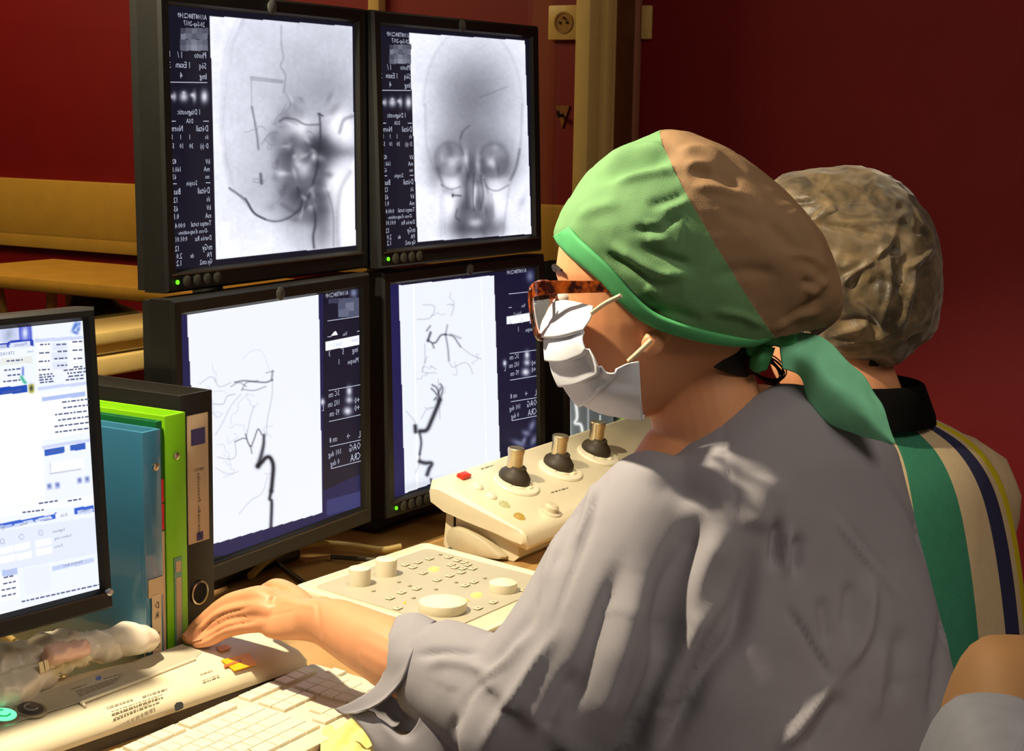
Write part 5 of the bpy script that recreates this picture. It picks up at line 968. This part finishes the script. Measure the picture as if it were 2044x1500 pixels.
for sd in (1, -1):
    lo = [(.010, .018), (.016, .024), (.036, .028), (.060, .026), (.067, .018), (.062, -.004), (.050, -.022), (.034, -.026), (.020, -.018), (.012, .0)]
    C2 = crom(np.array([GL(l*sd, u+.008) for l, u in lo+lo[:1]]), 61)[:-1]; cc = C2.mean(0)
    g = G()
    rr = []
    for p in C2:
        o_ = p-cc; o_ /= np.linalg.norm(o_); rr.append([p-o_*.0022+Fh*.002, p+o_*.0026+Fh*.002, p+o_*.0026-Fh*.002, p-o_*.0022-Fh*.002])
    n_ = len(rr); vv = [q for r_ in rr for q in r_]; ff = [(i*4+k, i*4+(k+1) % 4, ((i+1) % n_)*4+(k+1) % 4, ((i+1) % n_)*4+k) for i in range(n_) for k in range(4)]
    o_ = mk('glasses' if gl_ is None else 'glasses_rim', np.array(vv)-OW, ff, gt, pw if gl_ is None else gl_, True, label='tortoiseshell glasses' if gl_ is None else None)
    if gl_ is None: gl_ = o_
    lens = np.vstack([C2-(C2-cc)*.04, cc[None]]); g = G().add(np.vstack([lens+Fh*.0006, lens-Fh*.0006])-OW, [(i, (i+1) % n_, n_) for i in range(n_)]+[((i+1) % n_+n_+1, i+n_+1, 2*n_+1) for i in range(n_)])
    g.obj('lens', gm, gl_)
    hb = GL(.066*sd, .030); e0 = H(.118, .070*sd, .033)
    tp_ = crom(np.array([GL(.064*sd, .028, .001), H(.108 if sd > 0 else .092, .0745*sd, .034), H(.07, .0775*sd, .036), H(.02, .079*sd, .036), H(-.01, .080*sd, .030)]), 26)
    g = G(); g.loft([[p+Uh*hh+Lh*.0016*sd, p+Uh*hh-Lh*.0016*sd, p-Uh*hh-Lh*.0016*sd, p-Uh*hh+Lh*.0016*sd] for p, hh in zip(tp_, np.interp(np.linspace(0, 1, 26), [0, .2, 1], [.0075, .0068, .0040]))]); g.v = [tuple(np.array(p)-OW) for p in g.v]; g.obj('temple_arm', gt, gl_)
    g = G().sphere(GL(.066*sd, .036, -.004)-OW, .0022, 10, 8); g.obj('hinge_pin', m_steel, gl_)
wt([GL(.011, .022), GL(.0, .026, .002), GL(-.011, .022)], .0026, 'bridge', gt, gl_)
# ------------------------------------------------ her gown
gg = G()
TG = [(.100, .032, -.042, .070, .064), (.088, .03, -.035, .092, .076), (.065, .02, -.015, .135, .092), (.02, .008, -.008, .166, .110), (-.05, 0, -.006, .186, .128), (-.14, -.025, -.004, .197, .142), (-.24, -.045, .0, .205, .152), (-.34, -.06, .0, .21, .16), (-.46, -.07, .0, .22, .17)]
def gring(u, f, l, a, b):
    r = ring(B(l, f, u), Lb, a, Fb, b, 48, 2.3); k = min(1, max(0, (u+.03)/.11)); la = (r-S0) @ Lb; r[:, 2] += k*(np.where(la < 0, .48, .12)*la-.66*((r-S0) @ Fb)); return r
gg.loft([gring(*q) for q in TG[::-1]])
def gl(pts, rs, k=16, n=24): gg.tube(crom(np.array(pts), k), list(np.interp(np.linspace(0, 1, k), np.linspace(0, 1, len(rs)), rs)), n)
gl([B(-.10, 0, .0), at(1302, 1040, 1.575), at(1240, 1150, 1.555), at(1160, 1310, 1.53), at(1060, 1440, 1.52)], [.06, .066, .074, .078, .076])
gl([at(1060, 1440, 1.52), at(985, 1470, 1.515), at(945, 1478, 1.520)], [.07, .058, .045])
gl([at(1060, 1440, 1.52), at(980, 1400, 1.545), at(905, 1358, 1.578), at(856, 1335, 1.600)], [.066, .058, .053, .049])
gl([B(.06, 0, -.01), B(.135, .01, -.06), B(.185, .06, -.15), B(.215, .10, -.235)], [.06, .066, .07, .066]); gl([B(.215, .10, -.235), B(.18, .17, -.22), B(.14, .22, -.205)], [.06, .052, .042])
v, n, f = remesh(gg, .0042, 16, .5)
gf = [([(1407, 1020), (1370, 1100), (1329, 1188), (1318, 1318)], 26, -.013), ([(1450, 1050), (1400, 1160), (1372, 1290)], 24, .008), ([(1506, 1095), (1485, 1188), (1464, 1266), (1400, 1350), (1324, 1500)], 22, -.016), ([(1460, 1205), (1381, 1344), (1318, 1500)], 9, -.008), ([(1440, 1180), (1360, 1330), (1290, 1500)], 22, .010),
      ([(1552, 1030), (1550, 1080), (1547, 1140)], 13, -.011), ([(1594, 1065), (1589, 1150)], 12, -.008), ([(1535, 950), (1522, 1010), (1510, 1066)], 30, .008), ([(1574, 1050), (1570, 1150)], 8, .005), ([(1282, 1150), (1230, 1344), (1178, 1480)], 26, .010), ([(1240, 1120), (1180, 1300), (1130, 1440)], 20, -.008), ([(1340, 1230), (1290, 1380), (1240, 1500)], 18, -.007),
      ([(1570, 1210), (1620, 1290), (1662, 1360)], 8, -.006), ([(1662, 1355), (1610, 1430), (1552, 1500)], 14, .010), ([(1690, 1380), (1640, 1460), (1600, 1510)], 16, -.008), ([(1740, 1150), (1724, 1266), (1672, 1350)], 14, .008), ([(1700, 1160), (1690, 1260)], 14, -.006), ([(1640, 1190), (1655, 1290)], 14, -.006), ([(1771, 960), (1830, 1060), (1890, 1240)], 5, -.004), ([(1820, 970), (1880, 1080)], 6, .004), ([(1700, 1050), (1800, 1190)], 6, -.003), ([(1660, 1030), (1740, 1130), (1800, 1200)], 7, .004), ([(1900, 1180), (1880, 1320), (1860, 1460)], 14, -.006), ([(1800, 1250), (1790, 1400)], 18, -.006), ([(1760, 1280), (1740, 1440)], 14, .005),
      ([(1209, 935), (1190, 1010), (1168, 1080), (1131, 1170), (1100, 1260)], 6, -.0030), ([(1185, 960), (1172, 1030), (1140, 1100)], 9, .005), ([(1160, 985), (1130, 1060), (1100, 1140)], 10, -.005), ([(1120, 1060), (1085, 1160), (1070, 1240)], 10, .004), ([(1090, 1150), (1040, 1260), (960, 1350)], 14, -.006), ([(1110, 1260), (1020, 1400), (960, 1500)], 14, .008), ([(1060, 1250), (980, 1350), (920, 1410)], 12, .006), ([(1150, 1330), (1080, 1480)], 18, -.008), ([(1010, 1330), (930, 1400), (905, 1470)], 9, -.006),
      ([(830, 1310), (880, 1302), (960, 1304)], 7, -.005), ([(850, 1330), (900, 1322), (980, 1340)], 10, .004), ([(1440, 838), (1452, 930), (1470, 1000), (1482, 1070)], 2.6, -.0022), ([(1300, 950), (1360, 985), (1450, 1010)], 24, -.005), ([(1250, 930), (1380, 940), (1480, 930)], 30, .005)]
v = folds(v, n, gf); n = normals(v, f); v = v+n*(vnoise(v, 14, 31)*.0022+vnoise(v, 38, 32)*.0007)[:, None]
gown = mk('gown', v-OW, f, m_gown, pw, True, label='blue-grey cloth gown')
def clothpatch(name, ctrl, par, m, nu=30, nv=24, th=.0022, amp=.0012, seed=3):
    P = patch(ctrl, nu, nv); nn_ = np.cross(np.gradient(P, axis=0), np.gradient(P, axis=1)); nn_ /= np.linalg.norm(nn_, axis=2, keepdims=True)+1e-12
    P = P+nn_*(vnoise(P.reshape(-1, 3), 45, seed)*amp).reshape(nu, nv, 1); vv, ff = shell(P, th); return mk(name, vv-OW, ff, m, par, True)
clothpatch('sleeve_cuff', [[(812, 1238, 1.66), (845, 1236, 1.655), (874, 1250, 1.645)], [(795, 1231, 1.625), (830, 1228, 1.612), (866, 1243, 1.600)], [(779, 1262, 1.600), (812, 1262, 1.585), (846, 1268, 1.573)], [(770, 1304, 1.588), (798, 1306, 1.568), (824, 1300, 1.556)], [(765, 1350, 1.585), (788, 1352, 1.566), (810, 1338, 1.550)], [(742, 1378, 1.590), (765, 1385, 1.572), (801, 1362, 1.552)], [(704, 1402, 1.600), (730, 1416, 1.585), (768, 1398, 1.560)], [(668, 1417, 1.610), (690, 1427, 1.600), (738, 1416, 1.575)]], gown, m_gown, 44, 22)
clothpatch('sleeve_inside', [[(818, 1300, 1.585), (834, 1300, 1.575), (850, 1300, 1.560)], [(780, 1350, 1.600), (812, 1365, 1.590), (845, 1370, 1.558)], [(735, 1408, 1.600), (790, 1425, 1.600), (842, 1420, 1.556)], [(740, 1432, 1.595), (790, 1460, 1.588), (840, 1465, 1.555)]], gown, m_gown, 30, 20)
clothpatch('sleeve_drape', [[(672, 1417, 1.612), (735, 1418, 1.590), (756, 1434, 1.575), (803, 1468, 1.560), (832, 1448, 1.545), (848, 1400, 1.540), (870, 1330, 1.545)], [(700, 1430, 1.600), (738, 1452, 1.580), (775, 1468, 1.562), (810, 1488, 1.548), (850, 1470, 1.535), (885, 1420, 1.525), (910, 1350, 1.520)], [(735, 1465, 1.590), (750, 1490, 1.570), (785, 1515, 1.555), (830, 1530, 1.540), (880, 1510, 1.525), (915, 1450, 1.512), (945, 1380, 1.50)], [(748, 1500, 1.585), (760, 1540, 1.570), (800, 1570, 1.555), (850, 1580, 1.540), (910, 1560, 1.525), (950, 1500, 1.505), (985, 1420, 1.490)]], gown, m_gown, 30, 50, .002)

# ------------------------------------------------ second person behind her
p2 = thing('person', (2.25, .68, 0), 'person in striped shirt and sheer bouffant cap seated behind the green cap', 'person'); O2 = np.array(p2.location)
D2 = 2.2; pp2 = FPX/D2; C2c = at(1710, 535, D2)
S2 = at(1750, 985, 2.24)
def B2(l, f, u): return S2+Lb*l+Fb*f+_z*u
b2 = G(); b2.loft([ring(B2(l, f, u), Lb, a, Fb, b, 32) for (u, f, l, a, b) in TR[::-1]])
b2.sphere((0, 0, 0), 1, 24, 16, Matrix([[ux[k]*.082, uy[k]*.105, uw[k]*.075, at(1690, 590, D2+.01)[k]] for k in range(3)]+[[0, 0, 0, 1]]))
b2.sphere((0, 0, 0), 1, 24, 16, Matrix([[ux[k]*.060, uy[k]*.075, uw[k]*.055, at(1620, 690, D2+.05)[k]] for k in range(3)]+[[0, 0, 0, 1]]))
b2.tube(crom(np.array([at(1690, 640, D2+.02), at(1700, 740, D2+.02), at(1735, 840, D2+.03), at(1750, 930, D2+.04)]), 10), [.055]*6+[.06, .065, .075, .09], 24)
for sd in (-1, 1): b2.tube(crom(np.array([B2(.1*sd, 0, 0), B2(.18*sd, 0, -.03), B2(.22*sd, .05 if sd > 0 else -.03, -.15), B2(.24*sd, .08 if sd > 0 else -.05, -.23), B2(.16*sd, .20 if sd > 0 else .06, -.17)]), 14), list(np.linspace(.055, .028, 14)), 16)
v, n, f = remesh(b2, .006, 5); mk('body', v-O2, f, m_skin, p2, True)
c2 = [(1535, 372), (1575, 350), (1640, 341), (1712, 339), (1770, 358), (1815, 398), (1850, 452), (1867, 520), (1873, 595), (1858, 660), (1815, 702), (1765, 732), (1700, 722), (1640, 705), (1590, 660), (1550, 580), (1530, 480), (1525, 420)]
q2 = np.array([((x-1710)/pp2, (535-y)/pp2) for x, y in c2]); q2 = crom(np.vstack([q2, q2[:1]]), 221)[:-1]
NT, NP = 220, 100; V = np.zeros((NP, NT, 3))
for j in range(NP):
    ph = -math.pi/2+math.pi*(j+.5)/NP; cph = abs(math.cos(ph))**.85; sph = math.sin(ph)
    V[j] = C2c+(q2[:, 0:1]*cph)*ux+(q2[:, 1:2]*cph)*uy+uw*(.115*np.sign(sph)*abs(sph)**.95)
fc = [(j*NT+k, j*NT+(k+1) % NT, (j+1)*NT+(k+1) % NT, (j+1)*NT+k) for j in range(NP-1) for k in range(NT)]+[tuple(range(NT-1, -1, -1)), tuple((NP-1)*NT+k for k in range(NT))]
cv = V.reshape(-1, 3); cn = normals(cv, fc)
if np.mean(np.einsum('ij,ij->i', cn, cv-C2c)) < 0: cn = -cn
zc = zz(1400, 300, .4268)
c2f = [(zc([(310, 170), (500, 330), (620, 260), (660, 190)]), 5, .006), (zc([(500, 325), (640, 270), (780, 240)]), 4, .004), (zc([(640, 640), (740, 560), (850, 470), (900, 405)]), 7, .009), (zc([(690, 690), (740, 560), (870, 470)]), 8, -.006), (zc([(560, 350), (700, 370), (850, 420)]), 6, -.005), (zc([(870, 460), (880, 640), (840, 800)]), 5, .006), (zc([(1000, 560), (960, 700), (920, 850)]), 6, .007), (zc([(960, 480), (920, 600), (900, 690)]), 5, -.005), (zc([(970, 550), (1050, 490), (1080, 440)]), 5, .006), (zc([(600, 870), (720, 830), (790, 810)]), 5, .006), (zc([(620, 900), (780, 880), (920, 850)]), 5, .005), (zc([(640, 800), (760, 790), (850, 850)]), 6, -.006), (zc([(720, 700), (800, 760), (860, 840)]), 4, .004), (zc([(420, 250), (520, 240), (600, 200)]), 5, -.005), (zc([(640, 350), (800, 330), (950, 330)]), 6, .004), (zc([(980, 380), (1040, 390), (1070, 460)]), 6, -.004), (zc([(780, 640), (840, 600), (900, 640)]), 8, -.005), (zc([(900, 900), (980, 850), (1060, 830)]), 5, .004)]
cv = folds(cv, cn, c2f); a = vnoise(cv+2, 26, 41); b = vnoise(cv+5, 60, 42); cv = cv+cn*((.5-np.abs(a))*.006+(.5-np.abs(b))*.003)[:, None]
sh = bpy.data.materials.new('sheer_bouffant'); sh.use_nodes = True; nt = sh.node_tree; b_ = nt.nodes['Principled BSDF']
tcn = nt.nodes.new('ShaderNodeTexCoord'); nzn = nt.nodes.new('ShaderNodeTexNoise'); nzn.inputs['Scale'].default_value = 22; nzn.inputs['Detail'].default_value = 5; nzn.inputs['Distortion'].default_value = 1.2
rpn = nt.nodes.new('ShaderNodeValToRGB'); rpn.color_ramp.elements[0].position = .36; rpn.color_ramp.elements[0].color = (*lin((58, 47, 28)), 1); rpn.color_ramp.elements[1].position = .68; rpn.color_ramp.elements[1].color = (*lin((122, 102, 70)), 1)
nt.links.new(tcn.outputs['Object'], nzn.inputs['Vector']); nt.links.new(nzn.outputs['Fac'], rpn.inputs['Fac']); nt.links.new(rpn.outputs['Color'], b_.inputs['Base Color']); b_.inputs['Roughness'].default_value = .5; b_.inputs['Sheen Weight'].default_value = .3
mk('bouffant_cap', cv-O2, fc, sh, p2, True, label='sheer beige bouffant cap over dark hair')
kg = G().sphere((0, 0, 0), 1, 16, 10, Matrix([[ux[k]*.030, uy[k]*.028, uw[k]*.035, at(1722, 718, D2+.0)[k]] for k in range(3)]+[[0, 0, 0, 1]])); kg.v = [tuple(np.array(p)-O2) for p in kg.v]; kg.obj('nape_hair', m_hair, p2)
wt2 = lambda pts, r, name, m: mk(name, *(lambda g: (np.array(g.v)-O2, g.f))(G().tube(pts, r, 12)), m, p2)
# striped shirt: rings whose columns carry the stripes
m_sw = mat('cream_knit', (206, 184, 146), .8, var=.04, scale=80, bump=.2, bscale=900); m_sg = mat('green_knit', (52, 128, 100), .8, var=.06, scale=80, bump=.2, bscale=900); m_sn = mat('navy_knit', (40, 44, 78), .8, var=.06, bump=.2, bscale=900); m_sy = mat('yellow_knit', (206, 190, 20), .8, var=.05, bump=.2, bscale=900)
TS = [(.125, .03, -.03, .060, .055), (.105, .025, -.015, .092, .070), (.07, .015, 0, .150, .090), (.025, .005, 0, .190, .110), (-.04, 0, 0, .212, .128), (-.14, -.015, 0, .222, .138), (-.26, -.03, 0, .225, .145), (-.4, -.04, 0, .225, .15), (-.55, -.05, 0, .23, .155)]
NR = 120; RS = crom(np.array([ring(B2(l, f, u), Lb, a, Fb, b, NR, 2.3) for (u, f, l, a, b) in TS]), 60); sv = RS.reshape(-1, 3); sf = []; smi = []
for i in range(59):
    for k in range(NR):
        sf.append((i*NR+k, i*NR+(k+1) % NR, (i+1)*NR+(k+1) % NR, (i+1)*NR+k)); a = 360*k/NR
        smi.append(1 if 261 <= a < 279 else 2 if 294 <= a < 306 else 3 if 312 <= a < 324 else 1 if 222 <= a < 237 else 2 if 186 <= a < 201 else 0)
shirt = mk('striped_shirt', sv-O2, sf, [m_sw, m_sg, m_sn, m_sy], p2, True, label='cream knit shirt with green, navy and yellow stripes', recalc=False); shirt.data.polygons.foreach_set('material_index', smi)
for sd in (-1, 1):
    wt2(crom(np.array([B2(.10*sd, 0, .02), B2(.185*sd, 0, -.02), B2(.225*sd, .05 if sd > 0 else -.03, -.14), B2(.245*sd, .08 if sd > 0 else -.05, -.23), B2(.20*sd, .15 if sd > 0 else .03, -.20)]), 16), list(np.linspace(.066, .05, 16)), 'sleeve', m_sw)
cr = [ring(B2(-.012, .02, u), Lb, a, Fb, a*.94, 40) for u, a in ((.098, .096), (.110, .094), (.130, .086), (.150, .078), (.153, .073), (.125, .074), (.10, .085))]
g = G().loft(cr, cap=False); g.v = [tuple(np.array(p)-O2) for p in g.v]; g.obj('collar', mat('black_rib', (9, 8, 8), .95, spec=.1), p2)

# ------------------------------------------------ chair of the woman
cb = at(1940, 1930, 1.30); tch = thing('office_chair', (cb[0]+.06, cb[1], 0), 'office chair with rounded grey backrest and tan rim at the lower right', 'chair'); OC = np.array(tch.location)
Tc = camdir(.995, -.1); Sc = camdir(.1, .995); m_cg = mat('grey_upholstery', (100, 102, 112), .8, var=.05, scale=60, bump=.25, bscale=700); m_ct = mat('tan_rim', (118, 84, 48), .75, var=.05)
def slab(c, T_, S_, t_, w, h, e=3.2, n=40, m=24):
    rr = []
    for j in range(1, m):
        a = -math.pi/2+math.pi*j/m; zz_ = np.sign(math.sin(a))*abs(math.sin(a))**(2/e)*h; k = abs(math.cos(a))**(2/e); rr.append(ring(c+_z*zz_, S_, w*k, T_, t_*k**.6, n, 2.6))
    return rr
g = G().loft(slab(cb-Sc*.06-_z*.006, Tc, Sc, .062, .19, .240, 2.2)); g.v = [tuple(np.array(p)-OC) for p in g.v]; g.obj('backrest', m_cg, tch)
g = G().loft(slab(cb+Tc*.03+Sc*.05, Tc, Sc, .062, .13, .252, 2.2)); g.v = [tuple(np.array(p)-OC) for p in g.v]; g.obj('backrest_shell', m_ct, tch)
sc_ = cb-Tc*.26; sc_[2] = .47
g = G().loft(slab(sc_, Tc, Sc, .22, .22, .04, 3)); g.v = [tuple(np.array(p)-OC) for p in g.v]; g.obj('seat', m_cg, tch)
g = G().tube([np.array([cb[0], cb[1], .70])+Tc*.06, np.array([cb[0], cb[1], .5])+Tc*.05, sc_-_z*.05], .02, 10); g.v = [tuple(np.array(p)-OC) for p in g.v]; g.obj('back_bar', m_shell, tch)
g = G().tube([(sc_[0], sc_[1], .43), (sc_[0], sc_[1], .08)], .025, 14); g.v = [tuple(np.array(p)-OC) for p in g.v]; g.obj('column', m_steel, tch)
for k in range(5):
    a = k*2*math.pi/5; e_ = np.array([sc_[0]+.27*math.cos(a), sc_[1]+.27*math.sin(a), .06]); g = G().tube([(sc_[0], sc_[1], .1), e_], [.024, .016], 10); g.v = [tuple(np.array(p)-OC) for p in g.v]; g.obj('foot', m_shell, tch)
    g = G().sphere(e_-np.array([0, 0, .03])-OC, .03, 14, 10); g.obj('castor', m_blk, tch)
